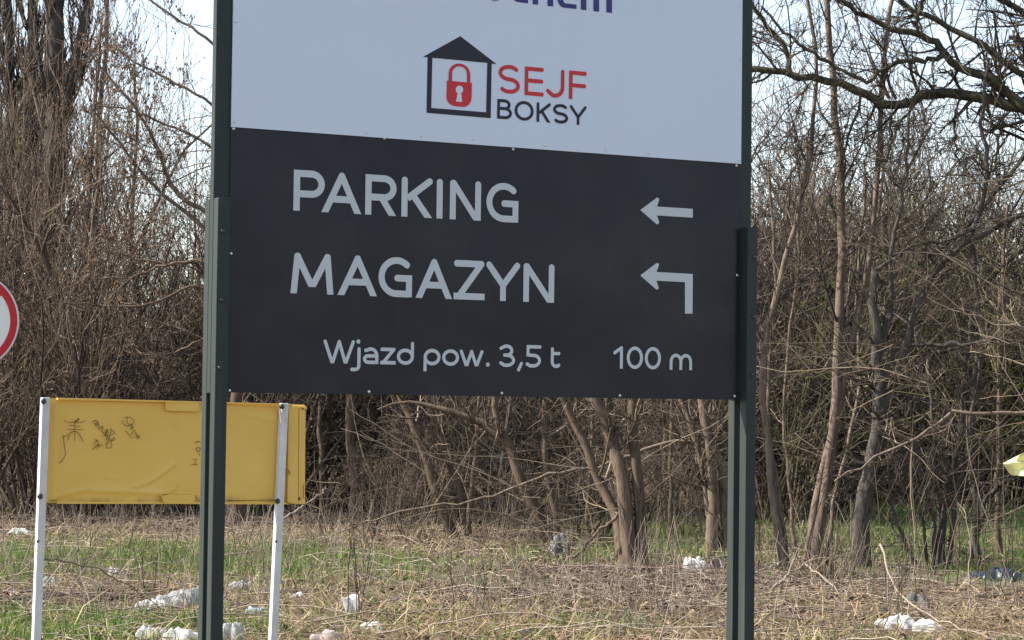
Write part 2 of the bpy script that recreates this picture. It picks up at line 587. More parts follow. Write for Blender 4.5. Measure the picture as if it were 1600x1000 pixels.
LITTER = [(265, 935, 55), (285, 985, 55), (236, 987, 30), (364, 985, 30), (30, 835, 22), (178, 895, 14), (86, 908, 20), (402, 951, 22), (378, 912, 22), (552, 955, 18), (512, 990, 28), (580, 978, 16), (468, 930, 16),
          (874, 862, 24), (1100, 888, 34), (1404, 982, 40), (1450, 988, 28), (1432, 944, 26), (1556, 902, 44)]
LITTER = [(*GP(a, b), r) for a, b, r in LITTER]


def clear(x, y):
    k = np.ones(len(x), bool)
    for a, b, r in LITTER:
        w = r * b / F
        k &= ~((np.abs(x - a) < w) & (y > b - 0.9) & (y < b + 0.25))
    return k


def scatter(rng, n, d0, d1, spread=0.25, keep=None):
    y = d0 + (d1 - d0) * rng.random(n * 2) ** 0.85
    x = (rng.random(n * 2) * 2 - 1) * spread * y
    k = clear(x, y) | (rng.random(len(x)) < 0.22)
    x, y = x[k], y[k]
    if keep is not None:
        k = rng.random(len(x)) < keep(x, y)
        x, y = x[k], y[k]
    return x[:n], y[:n]


def blades(rng, x, y, L, W, lean, tone, spread_=9.0):
    """upright or leaning blades: two quads' worth tapering to a tip"""
    n = len(x)
    base = np.stack([x, y, gz(x, y) - 0.01], 1)
    az = 9 * vnoise(x, y, 0.9, 12) + rng.normal(0, spread_, n)
    hd = np.stack([np.cos(az), np.sin(az), np.zeros(n)], 1)
    sd_ = np.stack([-np.sin(az + rng.normal(size=n)), np.cos(az), np.zeros(n)], 1)
    l1 = lean[:, None]
    m1 = base + (hd * np.sin(l1) + np.array([0, 0, 1]) * np.cos(l1)) * (L * 0.5)[:, None]
    l2 = np.minimum(l1 * 1.9 + 0.15, 1.9)
    tp = m1 + (hd * np.sin(l2) + np.array([0, 0, 1]) * np.cos(l2)) * (L * 0.5)[:, None]
    tp[:, 2] = np.maximum(tp[:, 2], gz(tp[:, 0], tp[:, 1]) + 0.006)
    w = (W * 0.5)[:, None] * sd_
    V = np.stack([base - w, base + w, m1 - w * 0.8, m1 + w * 0.8, tp], 1).reshape(-1, 3)
    o = (np.arange(n) * 5)[:, None]
    return V, np.array([[0, 1, 3, 2]]) + o, np.array([[2, 3, 4]]) + o, np.repeat(tone, 5)


rng = np.random.default_rng(11)
# dry grass: matted, mostly lying
x, y = scatter(rng, 120000, 13.5, 33, 0.26, lambda x, y: np.clip(1.25 * (0.04 + 1.1 * vnoise(x, y, 0.8, 8) * (0.4 + 0.8 * vnoise(x, y, 0.35, 18))) * (1 - 0.96 * dirt(x, y)) * (1 - 0.7 * green(x, y)) * np.clip((34 - y) / 9, 0.15, 1), 0, 1))
n = len(x)
s = Soup()
V, Q, T, tn = blades(rng, x, y, 0.12 + 0.42 * rng.random(n) ** 2, 0.004 + 0.005 * rng.random(n), np.clip(rng.normal(1.3, 0.3, n), 0.15, 1.6), np.clip(rng.beta(2.2, 2.0, n) * (0.55 + 0.8 * vnoise(x, y, 0.7, 17)), 0, 1), 0.9)
s.add(V, Q, T, tn)
dry = link('dry_grass', s.mesh('dry_grass', False), M['straw'])
tag(dry, 'matted straw coloured dead grass lying over the verge', 'dry grass', kind='stuff')

# fresh grass in the patches
x, y = scatter(rng, 110000, 13.5, 42, 0.27, lambda x, y: np.clip((1.5 * green(x, y) - 0.10) * (0.25 + 1.2 * vnoise(x, y, 0.33, 21)), 0, 1))
n = len(x)
s = Soup()
V, Q, T, tn = blades(rng, x, y, 0.07 + 0.14 * rng.random(n), 0.006 + 0.007 * rng.random(n), np.abs(rng.normal(0.3, 0.3, n)), rng.beta(2, 2, n))
s.add(V, Q, T, tn)
gr = link('green_grass', s.mesh('green_grass', False), M['grass'])
tag(gr, 'fresh green grass coming up in patches on the verge and under the trees', 'grass', kind='stuff')

# dead leaves
x, y = scatter(rng, 64000, 14, 36, 0.26, lambda x, y: np.clip(0.12 + 0.9 * dirt(x, y) + 0.25 * (y > 24), 0, 1) * (1 - 0.6 * green(x, y)))
n = len(x)
c = np.stack([x, y, gz(x, y) + 0.012 + 0.02 * rng.random(n)], 1)
a = unit(rng.normal(size=(n, 3)) * np.array([1, 1, 0.45]))
b_ = unit(np.cross(a, rng.normal(size=(n, 3)) * 0.6 + np.array([0, 0, 1.2])))
L = (0.018 + 0.03 * rng.random(n))[:, None]
Wd = L * (0.4 + 0.3 * rng.random(n))[:, None]
up_ = np.array([0, 0, 1]) * (0.012 * rng.random(n))[:, None]
V = np.stack([c - a * L, c - b_ * Wd + up_, c + a * L, c + b_ * Wd + up_], 1).reshape(-1, 3)
o = (np.arange(n) * 4)[:, None]
s = Soup()
s.add(V, T=np.concatenate([np.array([[0, 1, 2]]) + o, np.array([[0, 2, 3]]) + o]), tone=np.repeat(rng.beta(2, 2.2, n), 4))
lf = link('fallen_leaves', s.mesh('fallen_leaves', False), M['leaf'])
tag(lf, 'brown dead leaves strewn over the bare soil by the trees', 'dead leaves', kind='stuff')

# fallen twigs and flattened stalks
x, y = scatter(rng, 5200, 14, 34, 0.26, lambda x, y: np.clip(0.3 + 0.5 * dirt(x, y) + 0.3 * vnoise(x, y, 1.4, 6), 0, 1))
n = len(x)
az = rng.normal(0, 0.9, n) + math.pi * (rng.random(n) > 0.5)
ln = 0.15 + 0.75 * rng.random(n) ** 2.5
P = np.empty((n, 4, 3))
for k in range(4):
    P[:, k, 0] = x + np.cos(az) * ln * k / 3 + rng.normal(0, 0.02, n)
    P[:, k, 1] = y + np.sin(az) * ln * k / 3 + rng.normal(0, 0.02, n)
    P[:, k, 2] = gz(P[:, k, 0], P[:, k, 1]) + 0.02 + 0.06 * rng.random(n)
R = (0.0025 + 0.005 * rng.random(n) ** 2)[:, None] * np.linspace(1, 0.6, 4)[None]
s = Soup()
s.tubes(P, R, 3, rng.beta(2, 2, n))
# upright dead stalks
x, y = scatter(rng, 5200, 15, 32, 0.26, lambda x, y: np.clip(vnoise(x, y, 1.1, 14) * 1.5 - 0.5, 0.05, 1))
n = len(x)
d = unit(np.stack([rng.normal(0, 0.35, n), rng.normal(0, 0.35, n), np.ones(n)], 1))
ln = 0.15 + 0.55 * rng.random(n) ** 2
P = np.stack([np.stack([x, y, gz(x, y)], 1) + d * (ln * k / 3)[:, None] + rng.normal(0, 0.008, (n, 3)) * k for k in range(4)], 1)
s.tubes(P, (0.0025 + 0.002 * rng.random(n))[:, None] * np.linspace(1, 0.6, 4)[None], 3, rng.beta(2, 1.6, n))
# long flattened stalks
x, y = scatter(rng, 120, 14.5, 27, 0.26, lambda x, y: np.clip(1.1 - dirt(x, y), 0.1, 1))
n = len(x)
az = rng.normal(0.1, 0.45, n)
ln = 0.7 + 1.2 * rng.random(n)
bend = rng.normal(0, 0.12, n)
P = np.stack([np.stack([x + np.cos(az + bend * k) * ln * k / 7, y + np.sin(az + bend * k) * ln * k / 7, gz(x, y) + 0.05 + 0.10 * math.sin(k / 7 * 3.0) * rng.random(n)], 1) for k in range(8)], 1)
s.tubes(P, (0.004 + 0.003 * rng.random(n))[:, None] * np.linspace(1, 0.5, 8)[None], 4, 0.6 + 0.4 * rng.random(n))
ft = link('fallen_twigs', s.mesh('fallen_twigs'), M['fallen'])
tag(ft, 'pale fallen twigs and dry stalks scattered over the ground', 'twigs', kind='stuff')

# ------------------------------------------------------------------ trees traced from the photograph
KIND = dict(
    tan=('tan_bark', 'twig'), brown=('brown_bark', 'twig'), dark=('dark_bark', 'dark_twig'), moss=('mossy_bark', 'dark_twig'), olive=('brown_bark', 'green_twig'))
rng = np.random.default_rng(5)


def traced(label, base_px, stems, kind='brown', depth=None, limbs=10, branches=5, twigs=5, up=0.12, ang=48, limb_len=0.28, buds=0, name='bare_tree', group=None, wander=0.25,
           tlo=0.32, jit=0.12, extra_limbs=(), twig_len=0.65, rr=0.34, whips=6):
    """a tree with its foot where base_px meets the ground; stems and limbs follow the photograph at that tree's distance"""
    foot = on_ground(*base_px)
    D = depth or foot[1]
    foot = at(base_px[0], base_px[1], D) if depth else foot
    foot = np.array([foot[0], foot[1], float(gz(np.array([foot[0]]), np.array([foot[1]]))[0])])
    root = empty(name, foot, label=label, cat='tree', group=group)
    bark, tw = KIND[kind]
    allP, allR = [], []

    def run(part, path, w0, w1, n, sides):
        d = D + np.cumsum(rng.normal(0, wander / max(3, len(path)), len(path)))
        d[0] = D
        pts = np.array([at(px, py, q) for (px, py), q in zip(path, d)])
        if part == 'trunk' and abs(path[0][1] - base_px[1]) < 40:
            pts[0, 2] = foot[2] - 0.08
        pts = resample(pts, n)
        pts[1:-1] += rng.normal(0, 0.012, (n - 2, 3))
        r = np.linspace(w0, w1, n) * D / F / 2
        if part == 'trunk':
            r[0] *= 1.45
            r[1] *= 1.12
        s = Soup()
        s.tubes((pts - foot)[None], r[None], sides, np.array([0.35 + 0.3 * rng.random()]), 0.05, rng)
        link(part, s.mesh(part), M[bark], root)
        allP.append(resample(pts - foot, 14))
        allR.append(np.interp(np.linspace(0, 1, 14), np.linspace(0, 1, n), r))

    for path, w0, w1 in stems: run('trunk', path, w0, w1, 18, 9)
    for path, w0, w1 in extra_limbs: run('branch', path, w0, w1, 34 if len(path) > 9 else 18, 7)
    P, R = np.array(allP), np.array(allR)
    s = Soup()
    P1, R1 = grow(rng, P, R, limbs, tlo, 1.0, ang, limb_len, rr, 7, up, jit, 0.005, 0.35, bylen=True)
    P2, R2 = grow(rng, P1, R1, branches, 0.1, 1.0, 45, 0.5, 0.6, 5, up, jit, 0.0042, 0.5)
    Pa, Ra = grow(rng, P, R, whips, 0.12, 0.7, 62, 2.1, 0.1, 12, -0.02, 0.09, 0.0055, 0.35, True, bylen=True)
    Pb, Rb = grow(rng, Pa, Ra, 5, 0.15, 1.0, 38, 0.32, 0.7, 7, 0.03, 0.1, 0.004, 0.5)
    P3, R3 = grow(rng, P2, R2, twigs, 0.1, 1.0, 36, twig_len, 0.7, 4, up, jit, 0.0032, 0.6)
    s.tubes(Pa, Ra, 5, rng.beta(2, 2, len(Pa)))
    s.tubes(Pb, Rb, 3, rng.beta(2, 2, len(Pb)))
    s.tubes(P1, R1, 5, rng.beta(2, 2, len(P1)))
    s.tubes(P2, R2, 4, rng.beta(2, 2, len(P2)))
    s.tubes(P3, R3, 3, rng.beta(2, 2, len(P3)))
    cr = link('crown', s.mesh('crown'), M[tw], root)
    if buds:
        q = P3[rng.integers(0, len(P3), buds), rng.integers(1, 4, buds)]
        s = Soup()
        s.buds(q + rng.normal(0, 0.01, q.shape), 0.006 + 0.009 * rng.random(buds), rng.random(buds))
        o = link('buds', s.mesh('buds', False), M['bud'], root)
        o['kind'] = 'stuff'
    return root


# -- under and behind the big sign
traced('dark upright tree trunk just right of the yellow plate under the big sign', (554, 818), [([(554, 818), (553, 740), (547, 650), (545, 560), (550, 420), (540, 250)], 17, 7)], 'brown', limbs=14, up=0.1)
traced('slim grey trunk between the yellow plate and the dark upright trunk', (505, 812), [([(505, 812), (503, 720), (500, 640), (505, 500), (498, 330)], 10, 4)], 'brown', limbs=12)
traced('tree of three thin stems leaning left, behind the middle of the sign', (722, 846),
       [([(716, 846), (684, 780), (668, 720), (636, 640), (600, 560), (540, 430)], 16, 6), ([(736, 846), (716, 752), (692, 700), (660, 600), (640, 440)], 13, 5),
        ([(728, 846), (740, 760), (745, 660), (760, 520), (765, 350)], 9, 4)], 'brown', limbs=11, ang=60)
traced('thick leaning trunk behind the grey plastic bag', (858, 856),
       [([(858, 858), (838, 796), (814, 752), (796, 690), (760, 662), (690, 636), (632, 624), (590, 640)], 24, 3), ([(872, 850), (866, 790), (850, 720), (852, 640), (860, 500), (845, 320)], 13, 6)],
       'brown', limbs=12, ang=60, extra_limbs=[([(804, 712), (780, 670), (770, 610), (740, 520)], 14, 5)])
traced('biggest clump under the sign: brown trunks sprouting from one foot and leaning left', (990, 888),
       [([(986, 890), (980, 792), (972, 732), (956, 688), (930, 620), (890, 520), (860, 380)], 26, 10), ([(1004, 884), (999, 760), (990, 680), (990, 620), (985, 450), (960, 250)], 21, 9),
        ([(980, 850), (962, 800), (936, 750), (908, 680), (884, 630), (830, 540)], 20, 8)], 'brown', limbs=12, ang=58,
       extra_limbs=[([(975, 800), (932, 830), (908, 862), (878, 880), (846, 888)], 6, 3)])
traced('crooked forked tree with a pale bowed stem left of the right sign post', (1112, 868),
       [([(1112, 870), (1114, 800), (1117, 740), (1110, 690), (1092, 620), (1075, 500), (1085, 330)], 20, 8), ([(1122, 866), (1140, 850), (1108, 806), (1096, 732), (1088, 680), (1066, 630), (1030, 520)], 13, 6),
        ([(1138, 830), (1130, 760), (1108, 690), (1098, 610), (1120, 480), (1105, 300)], 15, 7)], 'tan', limbs=11, ang=55,
       extra_limbs=[([(1094, 692), (1048, 686), (1000, 706), (940, 728), (860, 740), (804, 764), (720, 788), (640, 794), (560, 820), (500, 846)], 5.5, 2.2),
                    ([(1108, 690), (1135, 650), (1170, 600), (1230, 520)], 9, 4)])
traced('thin dark pole tree far behind the middle of the sign, leaning right', (778, 832), [([(778, 832), (784, 740), (797, 640), (815, 480), (820, 300)], 9, 4)], 'dark', limbs=12)
traced('slender stem standing between the thick leaning trunk and the biggest clump', (915, 858), [([(915, 858), (920, 770), (925, 660), (915, 520), (930, 340)], 8, 4)], 'brown', limbs=12)
traced('thin upright stem in the gap between the biggest clump and the bowed tree', (1046, 850), [([(1046, 850), (1050, 770), (1048, 660), (1058, 500), (1050, 300)], 8, 4)], 'brown', limbs=12)
# -- right of the sign
traced('tall tan sapling with several straight stems from one ragged stool, nearest right of the sign', (1272, 884),
       [([(1276, 886), (1282, 808), (1295, 752), (1303, 660), (1306, 600), (1311, 504), (1316, 402), (1316, 310), (1306, 192), (1299, 128), (1297, 64), (1290, -40)], 19, 9),
        ([(1258, 880), (1268, 800), (1286, 730), (1300, 690), (1318, 590), (1337, 504), (1357, 419), (1366, 340), (1372, 224), (1378, 96), (1392, 10), (1405, -40)], 14, 6),
        ([(1290, 880), (1302, 770), (1330, 690), (1345, 600), (1340, 480), (1342, 380), (1350, 250)], 7, 4)],
       'tan', limbs=11, up=0.2, ang=38, limb_len=0.22, branches=4, twigs=4, tlo=0.3)
traced('pale slanting sapling whose foot leans towards the right sign post', (1228, 890),
       [([(1228, 892), (1214, 830), (1205, 760), (1196, 670), (1188, 600), (1184, 560), (1211, 470), (1231, 395), (1255, 310), (1268, 240), (1279, 128), (1270, 40), (1255, -40)], 13, 5),
        ([(1232, 890), (1216, 800), (1206, 690), (1198, 600), (1207, 520), (1212, 400), (1200, 250)], 7, 4)], 'tan', limbs=12, up=0.2, ang=36, limb_len=0.2, branches=4, twigs=4, tlo=0.35)
traced('very thin pale sapling between the slanting one and the stool', (1240, 876), [([(1240, 876), (1236, 780), (1224, 660), (1230, 560), (1245, 420), (1250, 300)], 7, 3)], 'tan', limbs=14, up=0.15, ang=40)
traced('dark rough trunk with a forked crooked crown, right of the stool', (1342, 894),
       [([(1342, 896), (1344, 824), (1356, 752), (1372, 680), (1376, 610), (1371, 540), (1364, 480), (1368, 420)], 31, 12)], 'dark', limbs=14, ang=60, up=0.08, jit=0.22,
       extra_limbs=[([(1372, 650), (1395, 595), (1414, 555), (1422, 511), (1442, 453), (1470, 409), (1520, 371), (1560, 352), (1640, 322)], 15, 7),
                    ([(1470, 409), (1514, 378), (1531, 334), (1537, 300), (1545, 256), (1534, 192), (1545, 90)], 9, 5),
                    ([(1374, 560), (1390, 500), (1394, 470), (1390, 402), (1412, 300), (1420, 180)], 9, 4),
                    ([(1420, 540), (1450, 538), (1500, 540), (1560, 528), (1620, 540)], 8, 4),
                    ([(1372, 420), (1430, 380), (1490, 375), (1550, 340)], 6, 3)])
traced('clump of black thin stems fanning out at the far right on green grass', (1462, 894),
       [([(1448, 896), (1412, 850), (1394, 790), (1384, 700)], 8, 3), ([(1460, 896), (1456, 800), (1436, 732), (1420, 620)], 9, 4), ([(1472, 892), (1474, 780), (1500, 690), (1504, 600), (1520, 480)], 12, 5),
        ([(1466, 894), (1468, 800), (1460, 700), (1450, 560)], 9, 4), ([(1480, 893), (1490, 800), (1512, 700), (1530, 560)], 9, 4), ([(1454, 896), (1440, 810), (1424, 740), (1400, 660)], 6, 3)],
       'dark', limbs=11, ang=50)
traced('dark bent tree whose limb reaches out of the right edge of the picture', (1520, 888),
       [([(1522, 890), (1524, 800), (1519, 672), (1530, 520), (1520, 380)], 12, 6), ([(1506, 880), (1532, 820), (1542, 772), (1572, 752), (1640, 735)], 11, 6)], 'dark', limbs=13, ang=60)
traced('pale mottled thin trunk near the right edge behind the bent dark tree', (1561, 876), [([(1561, 876), (1558, 772), (1562, 660), (1560, 500), (1575, 320)], 11, 5)], 'olive', limbs=12)
traced('big mossy tree outside the right edge with crooked limbs sweeping across the sky', (1745, 930),
       [([(1745, 930), (1735, 700), (1740, 500), (1720, 320), (1690, 200), (1660, 100), (1640, -60)], 60, 34)], 'moss', depth=23.0, limbs=13, branches=6, twigs=5, ang=62, up=0.04, jit=0.19, limb_len=0.42, tlo=0.03, rr=0.42,
       extra_limbs=[([(1705, 250), (1640, 185), (1586, 166), (1544, 157), (1496, 146), (1454, 141), (1432, 157), (1397, 168), (1368, 158), (1339, 141), (1294, 125), (1237, 117), (1178, 106), (1100, 112), (1000, 90)], 21, 7),
                    ([(1690, 230), (1630, 190), (1582, 154), (1563, 138), (1541, 117), (1506, 109), (1483, 91), (1469, 86), (1467, 66), (1442, 58), (1397, 46), (1365, 29), (1314, 3), (1280, -30)], 19, 6),
                    ([(1670, 150), (1600, 115), (1560, 90), (1522, 64), (1480, 38), (1435, 19), (1403, 0), (1360, -40)], 13, 6),
                    ([(1472, 88), (1454, 93), (1390, 99), (1368, 122), (1349, 128), (1333, 118), (1301, 102), (1269, 83), (1224, 48), (1190, 10)], 8, 4),
                    ([(1234, 114), (1229, 77), (1208, 51), (1179, 16), (1150, -30)], 9, 5),
                    ([(1432, 50), (1432, 29), (1445, 0), (1452, -30)], 8, 5),
                    ([(1345, 143), (1338, 180), (1320, 230), (1312, 300)], 5, 3), ([(1540, 158), (1560, 220), (1540, 290)], 5, 2.5), ([(1500, 146), (1488, 200), (1500, 260)], 4, 2),
                    ([(1430, 158), (1400, 200), (1380, 260), (1390, 330)], 5, 2.5), ([(1260, 120), (1250, 170), (1220, 230)], 4, 2), ([(1640, 60), (1600, 20), (1560, 0), (1530, -40)], 12, 8)])
traced('tree beyond the right edge holding out one pale sunlit branch', (1690, 935),
       [([(1690, 935), (1686, 800), (1690, 700), (1700, 520), (1690, 380)], 24, 12)], 'tan', depth=19.5, limbs=6, ang=55, tlo=0.4,
       extra_limbs=[([(1688, 650), (1600, 642), (1540, 645), (1490, 646), (1430, 680), (1368, 720), (1304, 752)], 8, 3), ([(1490, 646), (1462, 626), (1456, 600), (1430, 570)], 4, 2),
                    ([(1690, 500), (1610, 513), (1570, 510), (1538, 500), (1500, 485)], 5, 2)])
# -- left
traced('twisted brown tree with two trunks beside the left post of the yellow plate', (42, 792),
       [([(40, 792), (33, 690), (26, 610), (20, 540), (5, 430), (20, 280)], 13, 7), ([(50, 782), (46, 680), (58, 612), (68, 551), (76, 497), (70, 380), (80, 240)], 11, 5)], 'brown', limbs=12, buds=500, up=0.25, ang=40)
traced('dark trunk at the left edge below the round sign', (8, 782), [([(8, 782), (0, 700), (-8, 600), (0, 450), (-5, 250)], 12, 6)], 'dark', limbs=12, up=0.25, ang=40)
traced('spreading tree behind the left sign post with long budding boughs rising to the left', (372, 822),
       [([(372, 822), (368, 700), (372, 600), (380, 450), (372, 300), (390, 120)], 22, 9)], 'brown', limbs=9, branches=5, twigs=6, up=0.12, ang=55, buds=1500, tlo=0.4,
       extra_limbs=[([(372, 470), (340, 380), (300, 335), (252, 305), (210, 255), (170, 205), (140, 165)], 9, 3), ([(374, 360), (300, 320), (268, 303), (246, 224), (208, 160), (166, 118), (138, 80)], 9, 3),
                    ([(374, 300), (330, 225), (260, 195), (200, 170), (150, 165)], 6, 2.5), ([(376, 230), (330, 160), (260, 122), (200, 90), (170, 70)], 6, 2.5),
                    ([(380, 150), (330, 60), (280, 30), (230, 0), (200, -30)], 6, 3),
                    ([(372, 430), (310, 405), (262, 412), (200, 436), (130, 430)], 6, 2), ([(372, 400), (320, 408), (270, 415), (220, 405), (160, 390)], 5, 2), ([(372, 480), (300, 440), (260, 470), (210, 482), (100, 472)], 6, 2.5),
                    ([(372, 560), (320, 525), (265, 555), (215, 552)], 5, 2)])
traced('slim sapling rising between the yellow plate and the budding boughs', (268, 800), [([(268, 800), (262, 700), (250, 610), (225, 520), (205, 400), (215, 250), (210, 100)], 10, 4)], 'brown', limbs=16, up=0.25, ang=35, buds=900)
traced('upright sapling with red brown buds left of the slim one', (150, 798), [([(150, 798), (145, 700), (130, 580), (128, 450), (140, 300), (150, 130), (160, 20)], 10, 4)], 'brown', limbs=16, up=0.3, ang=35, buds=900)
traced('big fluted grey poplar at the upper left, thickest trunk of the wood', (72, 776),
       [([(72, 776), (76, 600), (80, 400), (84, 200), (87, 100), (86, -60)], 40, 26), ([(84, 776), (90, 420), (94, 224), (101, 160), (119, 105), (138, 0), (150, -60)], 22, 14)], 'dark', depth=38, limbs=22, branches=6, twigs=6,
       up=0.5, ang=32, limb_len=0.25, jit=0.1)
traced('poplar with a narrow trunk between the biggest poplar and the left edge', (40, 774), [([(40, 774), (44, 500), (46, 250), (52, 100), (50, -60)], 26, 14), ([(22, 774), (18, 500), (22, 250), (14, 60), (10, -60)], 20, 12)], 'dark',
       depth=39.5, limbs=24, branches=6, twigs=6, up=0.5, ang=30, limb_len=0.25, jit=0.1)
traced('slender crooked poplar right of the biggest one against the white sky', (128, 775), [([(128, 775), (140, 500), (150, 300), (158, 130), (170, 40), (163, -60)], 12, 6)], 'dark', depth=40, limbs=20, branches=6, twigs=5, up=0.45, ang=32, limb_len=0.2)

# ------------------------------------------------------------------ the wood behind: a few kinds, copied
rng = np.random.default_rng(21)


def soup_tree(kind):
    """one mesh per kind: stems, branches and twigs; metres, foot at the origin"""
    s = Soup()
    if kind == 'upright_sapling':
        ns, h, r, lean, li = 3, 7.0, 0.03, 0.10, 16
    elif kind == 'spreading_shrub':
        ns, h, r, lean, li = 8, 4.2, 0.024, 0.36, 7
    elif kind == 'tangled_shrub':
        ns, h, r, lean, li = 10, 3.2, 0.018, 0.55, 7
    elif kind == 'crooked_tree':
        ns, h, r, lean, li = 2, 7.5, 0.075, 0.22, 20
    elif kind == 'greening_shrub':
        ns, h, r, lean, li = 9, 4.6, 0.02, 0.32, 10
    else:                                                   # tall_pole
        ns, h, r, lean, li = 1, 11.0, 0.09, 0.06, 30
    P = np.zeros((ns, 12, 3))
    d = unit(np.concatenate([rng.normal(0, lean, (ns, 2)), np.ones((ns, 1))], 1))
    P[:, 0, :2] = rng.normal(0, 0.05 + 0.012 * ns, (ns, 2))
    P[:, 0, 2] = -0.1
    hh = h * (0.65 + 0.45 * rng.random(ns))
    for k in range(1, 12):
        d = unit(d + rng.normal(0, 0.09 if kind != 'crooked_tree' else 0.2, (ns, 3)) + np.array([0, 0, 0.05]))
        P[:, k] = P[:, k - 1] + d * (hh / 11)[:, None]
    R = (r * (0.6 + 0.6 * rng.random(ns)))[:, None] * np.linspace(1.1, 0.3, 12)[None]
    up = {'upright_sapling': 0.2, 'tall_pole': 0.25, 'crooked_tree': 0.02, 'spreading_shrub': 0.04, 'tangled_shrub': -0.03}.get(kind, 0.08)
    jit = {'crooked_tree': 0.19, 'tangled_shrub': 0.15}.get(kind, 0.10)
    P1, R1 = grow(rng, P, R, li, 0.12, 1.0, 46, 0.42, 0.5, 8, up, jit, 0.006, 0.4)
    P2, R2 = grow(rng, P1, R1, 4, 0.1, 1.0, 40, 0.62, 0.65, 6, up, jit, 0.0048, 0.5)
    P3, R3 = grow(rng, P2, R2, 3 if ns > 3 else 4, 0.1, 1.0, 36, 0.65, 0.75, 4, up, jit, 0.0042, 0.6)
    s.tubes(P, R, 7, rng.beta(2, 2, ns))
    for Pk, Rk, k in ((P1, R1, 4), (P2, R2, 3), (P3, R3, 3)):
        s.tubes(Pk, Rk, k, rng.beta(2, 2, len(Pk)))
    me = s.mesh(kind)
    lv = None
    if kind == 'greening_shrub':
        nb = 900
        q = P3[rng.integers(0, len(P3), nb), rng.integers(0, 3, nb)]
        l = Soup()
        l.buds(q, 0.010 + 0.014 * rng.random(nb), rng.random(nb))
        lv = l.mesh('young_leaves', False)
        lv.materials.append(M['young_leaf'])
    elif kind in ('upright_sapling', 'spreading_shrub'):
        nb = 500
        q = P3[rng.integers(0, len(P3), nb), rng.integers(1, 3, nb)]
        l = Soup()
        l.buds(q, 0.007 + 0.009 * rng.random(nb), rng.random(nb))
        lv = l.mesh('buds', False)
        lv.materials.append(M['bud'])
    return me, lv


PROTO = {}
for kind, mats in (('upright_sapling', ('twig', 'twig')), ('spreading_shrub', ('dark_twig', 'twig')), ('tangled_shrub', ('dark_twig', 'twig')), ('crooked_tree', ('dark_twig', 'twig')),
                   ('greening_shrub', ('green_twig', 'green_twig')), ('tall_pole', ('dark_twig', 'twig'))):
    PROTO[kind] = []
    for mt in mats:
        me, lv = soup_tree(kind)
        me.materials.append(M[mt])
        PROTO[kind].append((me, lv))

LOOK = dict(upright_sapling='slim upright bare sapling with tiny buds', spreading_shrub='bare shrub of many stems spreading from one foot', tangled_shrub='low bare shrub of tangled crossing stems',
            crooked_tree='bare tree with crooked dark boughs', greening_shrub='bushy shrub just showing small green leaves', tall_pole='tall straight bare tree with short branches')
WHERE = dict(left='in thicket left of big sign', mid='in thicket behind big sign', right='in thicket right of big sign', far='in far wood behind the thicket',
             edge='at near edge of thicket')


def plant(kind, px, d, zone, scale, pale=0.5):
    me, lv = PROTO[kind][int(rnd.random() < pale) if PROTO[kind][0][0].materials[0].name == 'dark_twig' else int(rnd.random() > pale)]
    p = at(px, 700, d)
    o = bpy.data.objects.new('bare_tree' if kind in ('crooked_tree', 'tall_pole', 'upright_sapling') else 'bare_shrub', me)
    COL.objects.link(o)
    o.location = (p[0], d, 0)
    o.rotation_euler = (rnd.gauss(0, 0.03), rnd.gauss(0, 0.03), rnd.uniform(0, 6.28))
    o.scale = (scale, scale, scale * rnd.uniform(0.9, 1.12))
    tag(o, LOOK[kind] + ' ' + WHERE[zone], 'shrub' if 'shrub' in kind else 'tree', LOOK[kind].replace('shrub', 'shrubs', 1) + ' ' + zone)
    if lv is not None:
        b = bpy.data.objects.new(lv.name.split('.')[0], lv)
        COL.objects.link(b)
        b.parent = o
        b['kind'] = 'stuff'
    return o


def pick(**kw):
    ks = list(kw)
    return rnd.choices(ks, [kw[k] for k in ks])[0]


for i in range(66):
    plant(pick(upright_sapling=4, spreading_shrub=4, tangled_shrub=2, crooked_tree=0.8, greening_shrub=0.5), (px := rnd.uniform(-120, 400)), rnd.uniform(31, 48), 'left', rnd.uniform(0.8, 1.12) * (0.70 if 165 < px < 345 else 0.92), 0.75)
for i in range(56):
    plant(pick(upright_sapling=0.6, spreading_shrub=4, tangled_shrub=5, crooked_tree=1.2, greening_shrub=0.5), rnd.uniform(380, 1180), rnd.uniform(30, 48), 'mid', rnd.uniform(0.75, 1.1), 0.2)
for i in range(9):
    plant(pick(spreading_shrub=2, tangled_shrub=4), rnd.uniform(580, 1180), rnd.uniform(26, 30), 'edge', rnd.uniform(0.35, 0.5))
for i in range(96):
    px = rnd.uniform(1160, 1720)
    plant(pick(upright_sapling=0.6, spreading_shrub=3, tangled_shrub=3, crooked_tree=3.5, greening_shrub=3.5 if px < 1400 else 0.7), px, rnd.uniform(30 if px < 1330 else 37, 52), 'right', rnd.uniform(0.8, 1.15), 0.06)
for i in range(100):
    plant(pick(upright_sapling=1.5, spreading_shrub=4, crooked_tree=4, tall_pole=0.8, tangled_shrub=2), (px := rnd.uniform(-150, 1750)), rnd.uniform(50, 88), 'far', rnd.uniform(1.0, 1.4) * (0.8 if 150 < px < 350 else 1.0), 0.3)

# ------------------------------------------------------------------ the big sign
TH = 0.49110366
SGN = np.array([-0.93001051, 7.52974666, 1.63231287])
SU = np.array([math.cos(TH), math.sin(TH), 0])
SN = np.array([math.sin(TH), -math.cos(TH), 0])
PW, PH = 2.0, 0.87311634
pl = lambda px, py: on_plane(px, py, SGN, SU, SN)          # photograph -> (along, up) on the sign
ZB = SGN[2]

sign = empty('direction_sign', (SGN[0], SGN[1], 0), TH, label='tall two post sign with white upper board and dark board reading PARKING and MAGAZYN', cat='sign')


